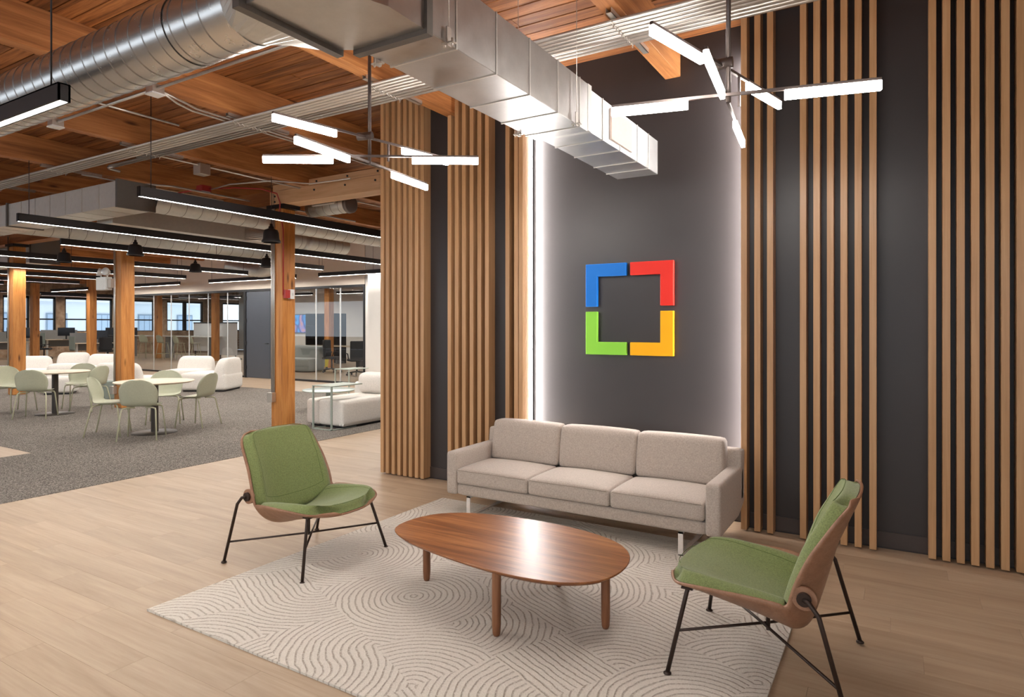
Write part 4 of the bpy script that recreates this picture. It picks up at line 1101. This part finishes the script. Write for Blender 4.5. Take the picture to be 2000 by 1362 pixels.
def desk(x,y,rz,h,l,w=1.5,monitor=True,panel=True):
    t=thing('desk',l,'desk',(x,y,0),rz,'standing desks by the windows')
    build('desktop',B(-w/2,w/2,-0.38,0.38,h-0.03,h),M['ashtop'],t)
    for s in (-1,1):
        build('leg',MB().box(s*w*.4-0.04,s*w*.4+0.04,-0.04,0.04,0.03,h-0.03).box(s*w*.4-0.04,s*w*.4+0.04,-0.34,0.34,0,0.03),M['whitep'],t)
    if panel: build('screen_panel',B(-w/2,w/2,0.385,0.41,h-0.35,h+0.45),M['greypanel'],t,bevel=0.004,segs=1)
    build('side_panel',B(-w/2-0.03,-w/2-0.005,-0.35,0.38,h-0.3,h+0.30),M['greenpanel'],t,bevel=0.004,segs=1)
def monitor(x,y,rz,z,l,w=0.8):
    t=thing('monitor',l,'monitor',(x,y,z),rz,'black monitors')
    build('screen',B(-w/2,w/2,-0.015,0.015,0.17,0.17+w*.56),M['monitor'],t)
    build('stand',MB().box(-0.03,0.03,0.01,0.03,0,0.3).box(-0.12,0.12,-0.08,0.10,0,0.012),M['blackframe'],t)
rz0=PI/2-0.15
for i,(x,y,h,l) in enumerate(((-34.3,13.1,0.78,'pale desk by the left distant window'),(-34.4,15.2,0.86,'pale standing desk before the brick pier'),(-31.2,15.0,0.74,'pale desk with grey-green side panel behind the white seats'),(-33.8,17.6,0.80,'pale desk under the wide window'))):
    desk(x,y,rz0,h,l)
for i,(x,y,z,l,w) in enumerate(((-34.1,13.3,0.78,'big black monitor under the left distant window',0.85),(-34.2,15.3,0.86,'monitor before the brick pier',0.7),(-33.8,17.3,0.80,'monitor under the wide window, left one',0.8),(-33.8,18.0,0.80,'monitor under the wide window, right one',0.8),(-31.0,15.2,0.74,'monitor on the middle desk, behind the white seats',0.7))):
    monitor(x,y,rz0,z,l,w)

# ---- glass room left: bar counter, stools, white boards
bc=thing('bar_counter','long pale bar counter inside the left glass room','counter',(-28.5,17.6,0))
build('countertop',B(-4.5,2.6,-0.25,0.25,1.0,1.04),M['whitep'],bc)
for xx in (-4.2,-1,2.3): build('panel_leg',B(xx-0.03,xx+0.03,-0.2,0.2,0,1.0),M['greypanel'],bc)
def stool(x,y,rz,l):
    t=thing('bar_stool',l,'stool',(x,y,0),rz,'sage bar stools')
    sh=slab(DG,DN,lambda i,j:-0.009,lambda i,j:0.0); sh.v=[(a,b,c+0.30) for a,b,c in sh.v]
    build('shell',sh,M['sage'],t)
    for sx in (-1,1):
        for sy in (-1,1): build('leg',MB().tube([(sx*0.13,sy*0.14,0.73),(sx*0.22,sy*0.22,0)],0.012,6),M['sageleg'],t)
    build('foot_ring',MB().tube([(0.19,0.19,0.26),(-0.19,0.19,0.26),(-0.19,-0.19,0.26),(0.19,-0.19,0.26),(0.19,0.19,0.26)],0.009,6),M['sageleg'],t)
    return t
sx_=[pxx(p,16.6) for p in (285,318,350,381)]
st=stool(sx_[0],16.6,PI/2+0.3,'sage bar stool first from the left in the glass room')
for k,n_ in ((1,'second'),(2,'third'),(3,'fourth')): dup(st,(sx_[k],16.6,0),PI/2+0.3-0.2*k,'sage bar stool %s from the left in the glass room'%n_)
for a,b,z0,z1,l in ((pxx(379,17.9),pxx(412,17.9),0.35,1.62,'pale mobile whiteboard left of the inner timber column'),(pxx(428,17.9),pxx(463,17.9),0.2,1.62,'pale mobile whiteboard right of the inner timber column')):
    t=thing('whiteboard',l,'whiteboard',((a+b)/2,17.9,0))
    w_=(b-a)/2
    build('board',B(-w_,w_,-0.02,0.02,z0,z1),M['wboard'],t); build('top_rail',B(-w_,w_,-0.03,0.03,z1,z1+0.05),M['blackframe'],t)
    for s in (-1,1): build('foot',MB().box(s*w_*0.85-0.03,s*w_*0.85+0.03,-0.3,0.3,0,0.06).box(s*w_*.85-0.02,s*w_*.85+0.02,-0.02,0.02,0.05,z0),M['blackframe'],t)
# ---- glass room right: tv, bin, furniture
t=thing('television','wall television with a blue swirl picture in the right glass room','television',(pxx(588,21.95),21.95,1.14))
build('bezel',B(-1.0,0.75,-0.04,0.045,0,0.95),M['monitor'],t); build('screen',B(-0.96,0.71,-0.046,-0.041,0.04,0.91),M['screen'],t)
bx,by=pxx(629,15.6),15.6
t=thing('waste_bin','yellow plastic waste bin in the right glass room','bin',(bx,by,0))
bm_=MB().prism([(-0.17,-0.17),(0.17,-0.17),(0.17,0.17),(-0.17,0.17)],0.08,0.62); bm_.v=[(x*(0.75+0.4*(z/0.62)),y*(0.75+0.4*(z/0.62)),z) for x,y,z in bm_.v]
build('body',bm_,M['yellow'],t,bevel=0.01,segs=1); build('rim',B(-0.21,0.21,-0.21,0.21,0.60,0.64),M['yellow'],t)
for sx in (-1,1):
    for sy in (-1,1): build('castor',MB().tube([(sx*0.11-0.02,sy*0.11,0.04),(sx*0.11+0.02,sy*0.11,0.04)],0.04,10),M['blackframe'],t)
t=thing('modular_sofa','grey upholstered seat inside the right glass room','seat',(pxx(596,14.6),14.6,0),0)
bmobj('seat_block',puffbox(-0.8,0.55,-0.35,0.35,0.02,0.45,0.08,0),M['greysofa'],t); bmobj('backrest',puffbox(-0.8,0.55,0.1,0.4,0.1,0.85,0.1,0),M['greysofa'],t)
dup(oc,(pxx(648,14.8),14.8,0),0.4,'black office chair inside the right glass room beside the yellow bin')
dup(oc,(pxx(697,14.2),14.2,0),2.6,'black office chair at the right end of the right glass room')
t=thing('desk','pale desk inside the right glass room','desk',(pxx(655,17.5),17.5,0),0,'standing desks by the windows')
build('desktop',B(-1.6,1.6,-0.35,0.35,0.72,0.75),M['ashtop'],t)
for s in (-1.4,1.4): build('leg',B(s-0.03,s+0.03,-0.3,0.3,0,0.72),M['blackframe'],t)
t=thing('storage_shelf','dark open shelf full of equipment in the right glass room','shelf',(pxx(636,18.4),18.4,0))
build('frame',MB().box(-0.9,-0.85,-0.25,0.25,0,2.0).box(0.85,0.9,-0.25,0.25,0,2.0).box(-0.9,0.9,0.22,0.25,0,2.0),M['blackframe'],t)
for zz in (0.5,1.0,1.5,1.97): build('shelf',B(-0.9,0.9,-0.25,0.25,zz,zz+0.03),M['blackframe'],t)
